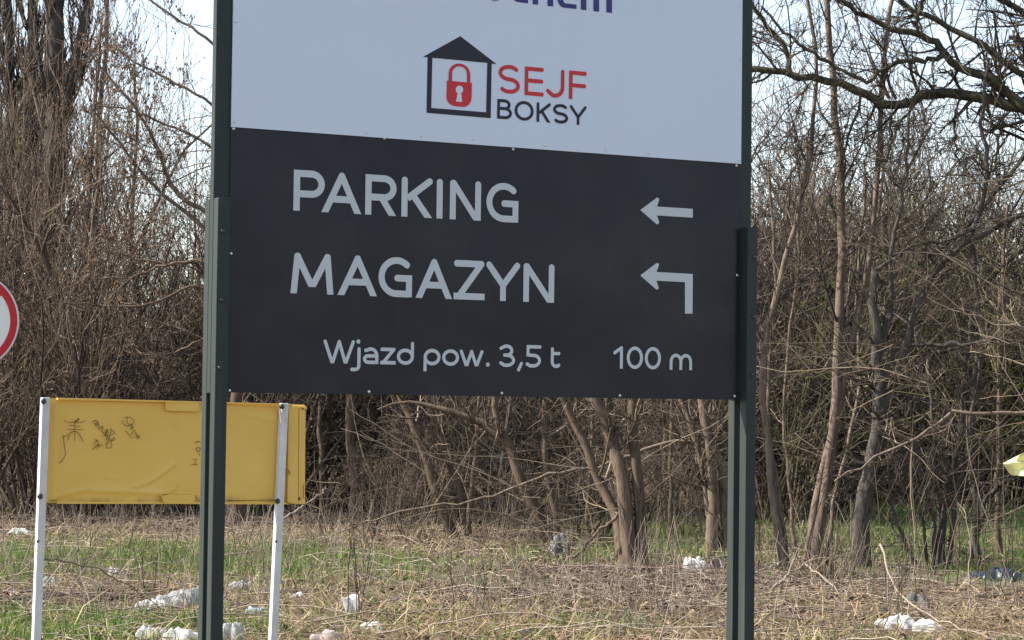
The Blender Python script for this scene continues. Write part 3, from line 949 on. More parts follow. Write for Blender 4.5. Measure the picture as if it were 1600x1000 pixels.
def part_box(name, mat, parent, boxes, bev=0.0):
    bm = bmesh.new()
    for b in boxes: box(bm, *b, bev=bev)
    return bm_obj(name, bm, mat, parent)


dark = part_box('dark_board', M['dark_print'], sign, [(0.0, PW, 0.0, 0.004, ZB, ZB + PH + 0.004)])
dark['label'] = 'dark grey lower board with pale lettering'
white = part_box('white_board', M['white_print'], sign, [(-0.001, PW + 0.001, -0.006, -0.0015, ZB + PH - 0.003, ZB + PH + 1.35)])
white['label'] = 'white upper board with red and navy print'


def tube_post(name, u0, u1, y0, y1, z0, z1):
    """a square section with softened corners"""
    return part_box(name, M['anthracite'], sign, [(u0, u1, y0, y1, z0, z1)], bev=0.003)


ZT = ZB + PH + 1.38
for u0, u1, v0, v1 in ((-0.055, 0.012, -0.055, -0.012), (1.988, 2.055, 2.011, 2.055)):
    tube_post('upper_post', u0, u1, 0.0045, 0.0375, ZB - 0.004, ZT)
    top_z = pl(341, 310)[1] + ZB if u0 < 0 else pl(1178, 357)[1] + ZB
    tube_post('front_leg', v0, v1, -0.040, 0.003, -0.3, top_z)
    tube_post('rear_leg', v0, v1, 0.039, 0.080, -0.3, top_z)
    tube_post('end_cap', u0 + 0.004, u1 - 0.004, 0.008, 0.034, ZT, ZT + 0.006)
for z in (ZB + 0.06, ZB + PH - 0.06, ZB + PH + 1.2):        # rails that carry the boards at the back
    part_box('back_rail', M['anthracite'], sign, [(0.0125, 1.9875, 0.006, 0.034, z - 0.02, z + 0.02)], bev=0.002)


def dome(r, h, seg=10, hexa=False):
    bm = bmesh.new()
    bmesh.ops.create_uvsphere(bm, u_segments=seg, v_segments=6, radius=r)
    for v in bm.verts:
        v.co.z *= h / r
    bmesh.ops.rotate(bm, verts=bm.verts, matrix=Matrix.Rotation(math.radians(90), 3, 'X'))
    me = bpy.data.meshes.new('dome')
    bm.to_mesh(me)
    bm.free()
    for p in me.polygons: p.use_smooth = True
    return me


riv = dome(0.0055, 0.003)
riv.materials.append(M['rivet'])
for px, py in [(363.5, 190), (572, 207.5), (657, 213), (738, 217.5), (850, 227), (945, 233.5), (1012, 239), (1154, 250), (366, 33.5), (1156, 92)]:
    u, w = pl(px, py)
    o = link('rivet', riv, None, white)
    o.location = (min(max(u, 0.008), 1.992), -0.0065, ZB + max(w, PH + 0.012))
for px, py in [(365, 201), (600.5, 216), (801.5, 233), (1150.5, 258.5), (358.5, 396), (1152, 430), (358.5, 610), (576.5, 612), (784, 614.3), (968.5, 618), (1148, 619)]:
    u, w = pl(px, py)
    o = link('rivet', riv, None, dark)
    o.location = (min(max(u, 0.008), 1.992), -0.0005, ZB + w)
bolt = dome(0.0085, 0.006, 8)
bolt.materials.append(M['bolt'])
C2 = SGN + SN * 0.04
for px, py in [(348, 361), (346.5, 469), (343.5, 575), (1178.5, 402), (1177.5, 495), (1175, 585)]:
    u, w = on_plane(px, py, C2, SU, SN)
    o = link('bolt', bolt, None, sign)
    o.location = (u, -0.041, ZB + w)

# ---- lettering: strokes of even width with rounded or cut ends
def arc(cx, cy, rx, ry, a0, a1, n=18):
    return [(cx + rx * math.cos(math.radians(a0 + (a1 - a0) * i / n)), cy + ry * math.sin(math.radians(a0 + (a1 - a0) * i / n))) for i in range(n + 1)]


def glyph(c, w, h, s):
    """strokes (points, start cap, end cap): r round, h cut level with the line, b cut square; outer size w x h, stroke s"""
    t = s / 2
    top, L, R, mid = h - t, t, w - t, w / 2
    if c in 'PR':
        lo = h * 0.335 + t if c == 'P' else h * 0.36 + t
        ry = (top - lo) / 2
        rx = min(ry * 1.08, w * 0.56)
        out = [([(L, 0), (L, top)] + arc(R - rx, lo + ry, rx, ry, 90, -90) + [(s, lo)], 'h', 'b')]
        if c == 'R': out.append(([(w * 0.52, lo), (w - s * 0.62, 0)], 'b', 'h'))
        return out
    if c == 'A': return [([(s * 0.56, 0), (mid, top)], 'h', 'r'), ([(w - s * 0.56, 0), (mid, top)], 'h', 'r'), ([(w * 0.25, h * 0.335), (w * 0.75, h * 0.335)], 'b', 'b')]
    if c == 'K': return [([(L, 0), (L, top)], 'h', 'r'), ([(w - t, top), (s * 1.0, h * 0.46)], 'r', 'b'), ([(w * 0.36, h * 0.56), (w - s * 0.66, 0)], 'b', 'h')]
    if c == 'I': return [([(mid, 0), (mid, top)], 'h', 'r')]
    if c == 'N': return [([(L, 0), (L, top)], 'h', 'r'), ([(L + s * 0.1, top), (w - s * 0.6, 0)], 'r', 'h'), ([(R, 0), (R, top)], 'h', 'r')]
    if c == 'G':
        rx, ry = w * 0.54 - t, h / 2 - t
        return [(arc(t + rx, h / 2, rx, ry, 48, 270, 30) + [(R, t)], 'r', 'b'), ([(w * 0.56, h * 0.475), (R, h * 0.475), (R, 0.001)], 'r', 'h')]
    if c == 'M': return [([(L, 0), (w * 0.135 + t * 0.2, top)], 'h', 'r'), ([(w * 0.155, top), (mid, h * 0.17)], 'r', 'h'), ([(w * 0.845, top), (mid, h * 0.17)], 'r', 'h'), ([(R, 0), (w * 0.865 - t * 0.2, top)], 'h', 'r')]
    if c == 'Z': return [([(L, top), (R - s * 0.1, top)], 'r', 'r'), ([(R - s * 0.1, top), (s * 0.66, t * 0.4)], 'r', 'b'), ([(0, t), (w, t)], 'b', 'b')]
    if c == 'z': return [([(L, top), (R - s * 0.1, top)], 'r', 'r'), ([(R - s * 0.15, top), (s * 0.7, t * 0.5)], 'r', 'b'), ([(0, t), (w, t)], 'b', 'b')]
    if c == 'Y': return [([(L, top), (mid, h * 0.40)], 'r', 'r'), ([(R, top), (mid, h * 0.40)], 'r', 'r'), ([(mid, 0), (mid, h * 0.42)], 'h', 'b')]
    if c in 'Ww':
        return [([(L, top), (w * 0.29, 0)], 'r', 'h'), ([(mid, top), (w * 0.29, 0)], 'r', 'h'), ([(mid, top), (w * 0.71, 0)], 'r', 'h'), ([(R, top), (w * 0.71, 0)], 'r', 'h')]
    if c == 'j':
        r = w * 0.42
        return [([(R, h * 0.71 - t), (R, -h * 0.08)] + arc(R - r, -h * 0.10, r, h * 0.145, 0, -90, 8) + [(L, -h * 0.245)], 'r', 'r'), ([(R - s * 0.25, h * 0.95), (R - s * 0.25 + 0.0001, h * 0.95)], 'R', 'R')]
    if c == 'a':
        return [([(w * 0.17, top - s * 0.42)] + arc(w * 0.50, top - w * 0.40, w * 0.5 - t, w * 0.40, 122, 0, 14) + [(R, 0.001)], 'r', 'h'),
                ([(R, t), (w * 0.36, t)] + arc(w * 0.36, h * 0.295, w * 0.36 - t, h * 0.295 - t, -90, -270, 14) + [(R, h * 0.59 - t)], 'b', 'b')]
    if c == 'o': return [(arc(mid, h / 2, mid - t, h / 2 - t, 0, 360, 30), 'b', 'b')]
    if c == '0': return [(arc(mid, h / 2, mid - t, h / 2 - t, 0, 360, 32), 'b', 'b')]
    if c == 'O': return [(arc(mid, h / 2, mid - t, h / 2 - t, 0, 360, 32), 'b', 'b')]
    if c == 'd':
        x = h * 0.70
        return [(arc(mid, x / 2, mid - t, x / 2 - t, 0, 360, 30), 'b', 'b'), ([(R, top), (R, x * 0.45)], 'r', 'b')]
    if c == 'p':
        return [(arc(mid, h / 2, mid - t, h / 2 - t, 0, 360, 30), 'b', 'b'), ([(L, h * 0.55), (L, -h * 0.36)], 'b', 'h')]
    if c == '.': return [([(mid, s * 0.6), (mid + 0.0001, s * 0.6)], 'R', 'R')]
    if c == ',': return [([(R, h * 0.17), (L, -h * 0.17)], 'r', 'b')]
    if c == '3':
        r1, r2 = (h - s) * 0.235, (h - s) * 0.265
        cx = w * 0.46
        return [([(t, h * 0.82)] + arc(cx, top - r1, w * 0.88 - t - cx, r1, 115, -90, 20) + [(w * 0.33, top - 2 * r1)], 'r', 'r'), (arc(cx, t + r2, R - cx, r2, 90, -90, 16) + [(w * 0.3, t + h * 0.01), (t, t + h * 0.10)], 'b', 'r')]
    if c == '5':
        r = (h * 0.62 - s) / 2
        return [([(w * 0.93, top), (w * 0.16, top), (w * 0.14, h * 0.5)], 'r', 'b'), ([(w * 0.14, h * 0.56), (w * 0.42, h * 0.62 - t)] + arc(w * 0.5, t + r, R - w * 0.5, r, 90, -90, 18) + [(w * 0.3, t), (t, t + h * 0.08)], 'b', 'r')]
    if c == 't':
        r = w * 0.38
        return [([(w * 0.22, top), (w * 0.22, t + r)] + arc(w * 0.22 + r, t + r, r, r, 180, 290, 10) + [(R, t + h * 0.06)], 'r', 'r'), ([(w * 0.22, h * 0.70), (R, h * 0.70)], 'b', 'r')]
    if c == '1': return [([(R, 0), (R, top)], 'h', 'r'), ([(L, h * 0.70), (R, top)], 'r', 'r')]
    if c == 'm':
        r = (w - s) / 4
        return [([(L, 0), (L, top - r * 1.1)] + arc(L + r, top - r * 1.1, r, r * 1.1, 180, 0, 14) + [(mid, 0)], 'h', 'h'), ([(mid, top - r * 1.2)] + arc(mid + r, top - r * 1.1, r, r * 1.1, 180, 0, 14) + [(R, 0)], 'b', 'h')]
    if c == 'S':
        r = (h - s) / 4
        return [(arc(mid, top - r, mid - t, r, 38, 270, 22) + arc(mid, t + r, mid - t, r, 90, -142, 22)[1:], 'r', 'r')]
    if c == 'E': return [([(R, top), (L, top), (L, t), (w, t)], 'r', 'b'), ([(L, h * 0.52), (R - s * 0.1, h * 0.52)], 'b', 'r')]
    if c == 'F': return [([(R, top), (L, top), (L, 0)], 'r', 'h'), ([(L, h * 0.49), (R - s * 0.15, h * 0.49)], 'b', 'r')]
    if c == 'J':
        r = w * 0.42
        return [([(R, top), (R, t + r)] + arc(R - r, t + r, r, r, 0, -110, 14) + [(L, h * 0.22)], 'r', 'r')]
    if c == 'B':
        r1, r2 = (h - s) * 0.23, (h - s) * 0.27
        my = t + 2 * r2
        return [([(s, my), (w * 0.55, my)] + arc(w * 0.55, t + r2, R - w * 0.55, r2, 90, -90, 14) + [(s, t)], 'b', 'b'), ([(L, 0), (L, top), (w * 0.5, top)] + arc(w * 0.5, my + r1, w * 0.9 - t - w * 0.5, r1, 90, -60, 14), 'h', 'b')]
    raise KeyError(c)


def stroke_geo(bm, pts, w, c0, c1, ox, oz, y):
    """one ribbon in the x-z plane at depth y"""
    p = [np.array(q, float) for q in pts]
    q = [p[0]]
    for a in p[1:]:
        if np.linalg.norm(a - q[-1]) > 1e-6: q.append(a)
    p = q
    if c0 == 'R':
        r = w * 0.62
        vs_ = [bm.verts.new((ox + p[0][0] + r * math.cos(a), y, oz + p[0][1] + r * math.sin(a))) for a in np.linspace(0, 2 * math.pi, 17)[:-1]]
        bm.faces.new(vs_)
        return
    n = len(p)
    T = [unit(p[i + 1] - p[i]) for i in range(n - 1)]
    Lf, Rt = [], []
    closed = np.linalg.norm(p[0] - p[-1]) < 1e-5 and n > 8
    for i in range(n):
        if closed and i in (0, n - 1): t0, t1 = T[-1], T[0]
        else: t0, t1 = T[max(i - 1, 0)], T[min(i, n - 2)]
        nr = np.array([-(t0 + t1)[1], (t0 + t1)[0]])
        nr = nr / max(np.linalg.norm(nr), 1e-9)
        k = w / 2 / max(0.35, np.dot(nr, np.array([-t1[1], t1[0]])))
        Lf.append(p[i] + nr * k)
        Rt.append(p[i] - nr * k)
    for e, c in ((0, c0), (n - 1, c1)):
        if c == 'h':
            t_ = T[0] if e == 0 else T[-1]
            for A in (Lf, Rt):
                if abs(t_[1]) > 1e-3: A[e] = A[e] + t_ * ((p[e][1] - A[e][1]) / t_[1])
    mk = lambda a: bm.verts.new((ox + a[0], y, oz + a[1]))
    VL, VR = [mk(a) for a in Lf], [mk(a) for a in Rt]
    for i in range(n - 1):
        bm.faces.new((VL[i], VR[i], VR[i + 1], VL[i + 1]))
    for e, c in ((0, c0), (n - 1, c1)):
        if c == 'r':
            d = -T[0] if e == 0 else T[-1]
            nr = np.array([-d[1], d[0]])
            fan = [mk(p[e] + (nr * math.cos(a) + d * math.sin(a)) * w / 2) for a in np.linspace(0, math.pi, 11)]
            bm.faces.new(fan)


def letters(name, text, parent, mat, base, cap, stroke, y, xh=None, lab=None):
    """text: (character, left, right) in photograph pixels; base, cap: two photograph points each"""
    b = np.mean([pl(*q)[1] for q in base])
    h = np.mean([pl(*q)[1] for q in cap]) - b
    ym = np.mean([q[1] for q in base + cap])
    s = stroke
    bm = bmesh.new()
    k = 0
    for c, x0, x1 in text:
        yy = base[0][1] + (base[1][1] - base[0][1]) * ((x0 + x1) / 2 - base[0][0]) / (base[1][0] - base[0][0])
        u0, u1 = pl(x0, yy - 20)[0], pl(x1, yy - 20)[0]
        hh = h * xh if (xh and c in 'azopwm') else h
        if c == 't': hh = h * 0.93
        for pts, c0, c1 in glyph(c, u1 - u0, hh, s):
            stroke_geo(bm, pts, s, c0, c1, u0, ZB + b, y - 0.00012 * k)
            k = (k + 1) % 7
    bmesh.ops.recalc_face_normals(bm, faces=bm.faces)
    for f in bm.faces:
        if f.normal.y > 0: f.normal_flip()
    o = bm_obj(name, bm, mat, parent)
    if lab: o['label'] = lab
    return o


def print_poly(name, rings, parent, mat, y, org, sc):
    """flat printed shape; each ring a list of photograph points given in a zoomed view (origin, scale)"""
    bm = bmesh.new()
    for i, ring in enumerate(rings):
        vs_ = []
        for a, b in ring:
            u, w = pl(org[0] + a / sc, org[1] + b / sc)
            vs_.append(bm.verts.new((u, y - 0.0001 * i, ZB + w)))
        f = bm.faces.new(vs_)
    bm.normal_update()
    bmesh.ops.triangulate(bm, faces=bm.faces)
    bm.normal_update()
    for f in bm.faces:
        if f.normal.y > 0: f.normal_flip()
    return bm_obj(name, bm, mat, parent)


YD, YW = -0.0012, -0.0072
letters('lettering', [('P', 458.3, 507), ('A', 502, 564.5), ('R', 570.3, 619), ('K', 626.8, 675.5), ('I', 681, 692), ('N', 702.5, 751), ('G', 759.5, 809.7)], dark, M['letter'],
        [(463, 329), (746, 345)], [(471, 265), (746, 284)], 0.0230, YD)
letters('lettering', [('M', 453.8, 521), ('A', 527, 589), ('G', 591, 643.5), ('A', 649, 706.3), ('Z', 708.5, 757), ('Y', 759, 812), ('N', 817.3, 865.5)], dark, M['letter'],
        [(459, 458.3), (860, 473)], [(463, 395), (860, 412.5)], 0.0227, YD)
letters('lettering', [('W', 505, 554), ('j', 547.2, 563.2), ('a', 567, 591), ('z', 594, 618.2), ('d', 619.8, 646.5), ('p', 661.7, 688), ('o', 690.7, 717), ('w', 718, 755), ('.', 757.5, 766.5), ('3', 780, 804.7),
                      (',', 807, 817), ('5', 821, 845), ('t', 859, 875.3)], dark, M['letter'], [(520, 567.9), (868, 574.8)], [(508, 531.2), (836, 538.6)], 0.0119, YD, xh=0.72)
letters('lettering', [('1', 957.8, 973), ('0', 979, 1004.3), ('0', 1007.2, 1032.4), ('m', 1046, 1081)], dark, M['letter'], [(968, 576), (1063, 578)], [(992, 541.5), (1020, 542.2)], 0.0121, YD, xh=0.73)
letters('red_lettering', [('S', 777.4, 811), ('E', 818.3, 848), ('J', 851.8, 880.3), ('F', 887.5, 915)], white, M['red_print'], [(790, 147.5), (892, 154.2)], [(790, 101), (900, 111.8)], 0.0143, YW, lab='red word SEJF')
letters('dark_lettering', [('B', 775.5, 798.6), ('O', 802.7, 832.3), ('K', 837, 859), ('S', 862.7, 886.2), ('Y', 888.7, 915)], white, M['black_print'], [(780, 185.4), (900, 196)], [(780, 154.2), (895, 165.5)], 0.0108, YW,
        lab='dark word BOKSY')

A1, A2 = (980, 290), (980, 390)
rd = lambda cx, cy, r, a0, a1, n=6: [(cx + r * math.cos(math.radians(a0 + (a1 - a0) * i / n)), cy + r * math.sin(math.radians(a0 + (a1 - a0) * i / n))) for i in range(n + 1)]
print_poly('left_arrow', [[(248, 470)] + [(545, 250)] + rd(577, 268, 36, -120, 10) + [(568, 403), (1258, 447), (1258, 617), (568, 573)] + rd(574, 706, 36, -10, 125) + [(545, 728)]], dark, M['letter'], YD, A1, 12.31)
print_poly('turning_arrow', [[(167, 337), (365, 186)] + rd(388, 199, 24, -120, 10) + [(378, 291), (852, 318), (848, 834), (750, 834), (750, 424), (378, 404)] + rd(384, 496, 24, -10, 125) + [(362, 508)]], dark, M['letter'], YD, A2, 8.333)
LG = (640, 40)
print_poly('house_emblem', [[(105, 262), (415, 90), (717, 322), (676, 319), (640, 313), (182, 270), (143, 266)], [(143, 266), (182, 270), (173, 688), (133, 728)], [(640, 313), (676, 319), (668, 773), (630, 724)],
                            [(133, 728), (173, 688), (630, 724), (668, 773)]], white, M['black_print'], YW, LG, 5.333)
lock_body = [(303, 459), (512, 479), (510, 600)] + [(505, 630), (490, 658), (462, 677), (440, 680), (380, 675), (350, 669), (322, 652), (304, 625), (299, 595)]
print_poly('padlock_emblem', [lock_body], white, M['red_print'], YW, LG, 5.333)
sh_o = [(317, 465), (318, 395)] + [(408 - 90 * math.cos(math.radians(a)), 398 - 86 * math.sin(math.radians(a)) + 0.06 * (-90 * math.cos(math.radians(a)) + 90)) for a in range(0, 181, 15)] + [(497, 480)]
sh_i = [(470, 478), (470, 408)] + [(408 + 62 * math.cos(math.radians(a)), 404 - 63 * math.sin(math.radians(a))) for a in range(0, 181, 15)] + [(346, 466)]
bm = bmesh.new()
ro = [pl(LG[0] + a / 5.333, LG[1] + b / 5.333) for a, b in sh_o]
ri = [pl(LG[0] + a / 5.333, LG[1] + b / 5.333) for a, b in sh_i[::-1]]
ro, ri = resample(np.array(ro), 40), resample(np.array(ri), 40)
vo = [bm.verts.new((a[0], YW - 0.0003, ZB + a[1])) for a in ro]
vi = [bm.verts.new((a[0], YW - 0.0003, ZB + a[1])) for a in ri]
for i in range(39): bm.faces.new((vo[i], vo[i + 1], vi[i + 1], vi[i]))
bm_obj('padlock_shackle', bm, M['red_print'], white)
print_poly('keyhole', [[(407 + 31 * math.cos(a), 536 + 33 * math.sin(a)) for a in np.linspace(0, 2 * math.pi, 21)[:-1]], [(395, 550), (420, 552), (429, 638), (378, 634)]], white, M['white_print'], YW - 0.0006, LG, 5.333)
CH = (740, 0)
stem = lambda x0, x1, yb, yt: [(x0, yt), (x1, yt + (x1 - x0) * 0.11), (x1, yb + 4), (x0, yb - 3)]


def bowl(x0, xe, yt, yb, t):
    """round letter's left side and lower arm, as a strip"""
    h = yb - yt
    o_, i_ = [], []
    for a in np.linspace(90, 265, 16):
        o_.append((x0 + 78 + 80 * math.cos(math.radians(a)), (yt + yb) / 2 - 6 - h / 2 * math.sin(math.radians(a))))
        i_.append((x0 + 82 + (80 - t) * math.cos(math.radians(a)), (yt + yb) / 2 - 6 - (h / 2 - t * 0.82) * math.sin(math.radians(a))))
    o_.append((xe, yb + 6))
    i_.append((xe, yb - t * 0.8 + 8))
    return o_ + i_[::-1]


print_poly('navy_lettering', [bowl(382, 558, -190, 32, 58)], white, M['navy_print'], YW, CH, 6.667)['label'] = 'navy word whose upper half is out of the picture'
for st in ([stem(605, 662, 49, -330)], [stem(759, 819, 67, -120), [(662, -180), (700, -188), (760, -170), (800, -150), (819, -105), (759, -100), (735, -130), (700, -140), (662, -132)]],
           [bowl(860, 1063, -160, 90, 58), [(925, -60), (1066, -45), (1066, -2), (925, -16)], [(940, -165), (1000, -172), (1050, -140), (1066, -90), (1066, -45), (1010, -52), (1005, -95), (985, -118), (945, -112)]],
           [stem(1107, 1165, 105, -120), stem(1238, 1297, 121, -90), stem(1372, 1431, 134, -75), [(1107, -120), (1165, -165), (1235, -160), (1297, -118), (1370, -148), (1415, -130), (1431, -68), (1372, -76), (1340, -92), (1297, -84), (1238, -92), (1210, -108), (1165, -112)]]):
    print_poly('navy_lettering', st, white, M['navy_print'], YW - 0.0001, CH, 6.667)
print_poly('grey_disc', [[(208 + 66 * math.cos(a), -48 + 65 * math.sin(a) + 6 * math.cos(a)) for a in np.linspace(0, 2 * math.pi, 33)[:-1]]], white, M['grey_print'], YW, CH, 6.667)

# ------------------------------------------------------------------ the yellow plate seen from behind
D2 = 11.0
TH2 = math.radians(28.9)
U2 = np.array([math.cos(TH2), math.sin(TH2), 0])
N2 = np.array([math.sin(TH2), -math.cos(TH2), 0])
O2 = at(70, 786, D2)
p2 = lambda px, py: on_plane(px, py, O2, U2, N2)
tl2, tr2, bl2, br2 = p2(71, 622), p2(476, 632), p2(70, 786), p2(475, 787)
ysign = empty('yellow_sign', (O2[0], O2[1], 0), TH2, label='yellow sheet metal sign seen from behind on two white posts, with marker scribbles', cat='sign')
pm = lambda px, py, y=0.0: (lambda q: (q[0], y, O2[2] + q[1]))(p2(px, py))

# the sheet: a real grid with creases, and lips folded towards the camera
nu, nv = 150, 56
uu, vv = np.meshgrid(np.linspace(0, 1, nu), np.linspace(0, 1, nv))
A = (1 - uu)[..., None] * ((1 - vv)[..., None] * bl2 + vv[..., None] * tl2) + uu[..., None] * ((1 - vv)[..., None] * br2 + vv[..., None] * tr2)


def seg_dist(Pq, path):
    d = np.full(Pq.shape[:-1], 9.0)
    for a, b in zip(path[:-1], path[1:]):
        a, b = np.array(a), np.array(b)
        t = np.clip(((Pq - a) @ (b - a)) / max(1e-9, (b - a) @ (b - a)), 0, 1)
        d = np.minimum(d, np.linalg.norm(Pq - (a + t[..., None] * (b - a)), axis=-1))
    return d


Yd = 0.004 * (vnoise(A[..., 0] + 9, A[..., 1] + 9, 0.35, 3) - 0.5) + 0.002 * (vnoise(A[..., 0] + 9, A[..., 1] + 9, 0.11, 5) - 0.5)
for path, w_, hh in (([(202, 762), (225, 757), (245, 746), (262, 734), (272, 726)], 0.006, 0.007), ([(262, 770), (274, 762), (279, 748)], 0.005, 0.005), ([(280, 645), (279.5, 770)], 0.0025, 0.003),
                     ([(90, 775), (130, 765), (250, 770)], 0.012, 0.006), ([(105, 680), (96, 700), (98, 722)], 0.006, 0.005), ([(380, 648), (430, 658)], 0.006, 0.003), ([(85, 632), (83, 780)], 0.006, 0.005),
                     ([(165, 745), (185, 748)], 0.004, 0.003), ([(440, 660), (440, 780)], 0.01, 0.004)):
    d = seg_dist(A, [p2(*q) for q in path])
    Yd = Yd - 1.5 * hh * np.exp(-(d / w_ * 1.15) ** 2)
Vy = np.stack([A[..., 0], Yd, O2[2] + A[..., 1]], -1).reshape(-1, 3)
ii = np.arange(nu * nv).reshape(nv, nu)
Qy = np.stack([ii[:-1, :-1], ii[:-1, 1:], ii[1:, 1:], ii[1:, :-1]], -1).reshape(-1, 4)
Vb = Vy + np.array([0, 0.004, 0])
ring = np.concatenate([ii[0, :-1], ii[:-1, -1], ii[-1, :0:-1], ii[:0:-1, 0]])
r2 = np.roll(ring, -1)
nn_ = nu * nv
Qs = np.stack([r2, ring, ring + nn_, r2 + nn_], -1)
zoff = Vy[:, 2].min()
sheet = np_mesh('sheet', np.concatenate([Vy, Vb]) - np.array([0, 0, zoff]), [Qy, Qy[:, ::-1] + nn_, Qs])
so = link('sheet', sheet, M['yellow'], ysign)
so.location = (0, 0, zoff)


def slab(name, quad, y0, y1, mat, parent, bev=0.002):
    """a box whose face is the photographed quad"""
    bm = bmesh.new()
    f = [bm.verts.new(pm(a, b, y0)) for a, b in quad]
    g = [bm.verts.new(pm(a, b, y1)) for a, b in quad]
    bm.faces.new(f)
    bm.faces.new(g[::-1])
    for i in range(4):
        bm.faces.new((f[i], g[i], g[(i + 1) % 4], f[(i + 1) % 4]))
    bmesh.ops.recalc_face_normals(bm, faces=bm.faces)
    if bev: bmesh.ops.bevel(bm, geom=list(bm.edges), offset=bev, segments=2, affect='EDGES', profile=0.5)
    return bm_obj(name, bm, mat, parent)


slab('folded_rim', [(88, 621.5), (444, 631), (444, 633.2), (88, 624.5)], -0.022, -0.003, M['yellow'], ysign, 0.001)
slab('folded_rim', [(88, 783.5), (474, 784.5), (475, 788), (88, 787)], -0.014, -0.003, M['yellow'], ysign, 0.001)
slab('clip', [(257, 628), (309, 629.5), (309, 643.5), (257, 642)], -0.020, -0.004, M['yellow'], ysign)
slab('clip', [(250, 772.5), (303, 773), (302, 787.5), (251, 787)], -0.020, -0.004, M['yellow'], ysign)
slab('end_profile', [(449, 633.5), (465, 634), (464, 786), (447, 785.5)], -0.016, -0.003, M['yellow'], ysign, 0.004)
slab('end_profile', [(466, 634), (476.5, 634), (475.5, 787), (465, 786.5)], -0.010, -0.003, M['yellow'], ysign, 0.003)
for q in [(447, 632), (471, 636.5)]:
    slab('torn_fold', [(q[0], q[1] - 1), (q[0] + 5, q[1] - 1), (q[0] + 6, q[1] + 3), (q[0] + 1, q[1] + 2)], -0.022, -0.012, M['yellow'], ysign, 0)

# white posts on the camera side, leaning a little
for (xt, yt, xb, yb) in ((68.2, 621, 54.2, 1000), (440.6, 630, 423.5, 1000)):
    a = np.array(pm(xt, yt, -0.03))
    b = np.array(pm(xb, yb, -0.03))
    d = (a - b) / (a[2] - b[2])
    foot = b + d * (-0.3 - b[2])
    bm = bmesh.new()
    box(bm, -0.019, 0.019, -0.034, 0.004, 0, a[2] + 0.3, bev=0.004)
    for v in bm.verts:
        v.co.x += d[0] * v.co.z
    for v in bm.verts: v.co = v.co + Vector((foot[0], -0.0085, -0.3))
    bm_obj('post', bm, M['white_post'], ysign)
pb = dome(0.0145, 0.011, 10)
pb.materials.append(M['bolt'])
for px, py, sc in ((68, 627, 1), (62.5, 775.5, 1), (440.5, 635, 1), (433.5, 783, 1), (59.2, 846, 0.5), (431.5, 846, 0.5), (473, 638, 0.42), (468, 779, 0.5)):
    y_ = -0.045 if px not in (473, 468) else -0.0185
    q = on_plane(px, py, O2 + N2 * -y_, U2, N2)
    o = link('bolt' if sc == 1 else 'bolt_hole', pb, None, ysign)
    o.location = (q[0], y_, O2[2] + q[1])
    o.scale = (sc, sc if sc == 1 else 0.15, sc)

# marker scribbles on the sheet
SCR = [
    # stick figure
    [(148, 172), (153, 186), (180, 190), (262, 189), (270, 180), (274, 177)], [(213, 180), (213, 240), (212, 300)], [(174, 207), (245, 213)], [(168, 232), (266, 233)],
    [(172, 297), (180, 262), (195, 246), (213, 242), (235, 252), (250, 280), (262, 304)], [(140, 280), (172, 262)],
    # tag
    [(318, 195), (330, 178), (350, 182), (352, 200), (340, 212), (332, 200), (345, 190), (358, 205), (350, 222), (362, 230), (375, 210), (382, 225), (372, 242), (392, 262), (400, 235), (410, 228), (398, 262), (385, 275)],
    [(388, 268), (420, 268), (440, 262)], [(408, 240), (404, 290), (396, 296)], [(432, 232), (418, 282), (398, 322)], [(392, 258), (432, 300), (455, 292), (448, 276), (430, 300), (402, 318), (396, 340), (420, 346), (436, 330), (425, 300)],
    [(422, 222), (446, 248)], [(440, 240), (455, 262)],
    [(322, 322), (345, 300), (330, 290), (352, 305)], [(318, 352), (352, 318), (375, 328)], [(345, 290), (360, 340)], [(342, 350), (352, 322)],
    # second tag
    [(508, 160), (540, 158), (568, 178), (560, 200), (530, 214), (510, 206), (492, 190), (500, 178)], [(526, 160), (520, 185), (540, 212), (552, 196)], [(545, 235), (556, 205), (560, 232)], [(514, 240), (556, 286)], [(548, 262), (570, 232), (572, 262), (584, 250), (576, 278)],
    [(582, 270), (600, 268), (590, 290), (582, 272)],
    # beside the big post
    [(928, 312), (945, 302), (962, 308)], [(948, 338), (934, 345), (936, 360), (950, 362), (960, 350), (950, 338)], [(948, 362), (956, 392)], [(914, 412), (940, 406), (920, 440), (950, 438), (905, 442)],
]
for k, st in enumerate(SCR):
    if k in (0, 6, 14, 19): bm = bmesh.new()
    pts = [(60 + a / 3.81, 610 + b / 3.81) for a, b in st]
    q = resample(np.array([p2(*c_) for c_ in pts]), max(6, 3 * len(pts)))
    stroke_geo(bm, q, 0.0024 + 0.0012 * rnd.random(), 'b', 'b', 0, O2[2], -0.0100 - 0.00008 * k)
    if k in (5, 13, 18, len(SCR) - 1): bm_obj('scribble', bm, M['ink'], ysign)
bm = bmesh.new()
st = [(238, 166), (228, 178), (214, 187)]
stroke_geo(bm, resample(np.array([p2(60 + a / 3.81, 610 + b / 3.81) for a, b in st]), 5), 0.007, 'b', 'b', 0, O2[2], -0.0125)
bm_obj('scribble', bm, M['ink'], ysign)
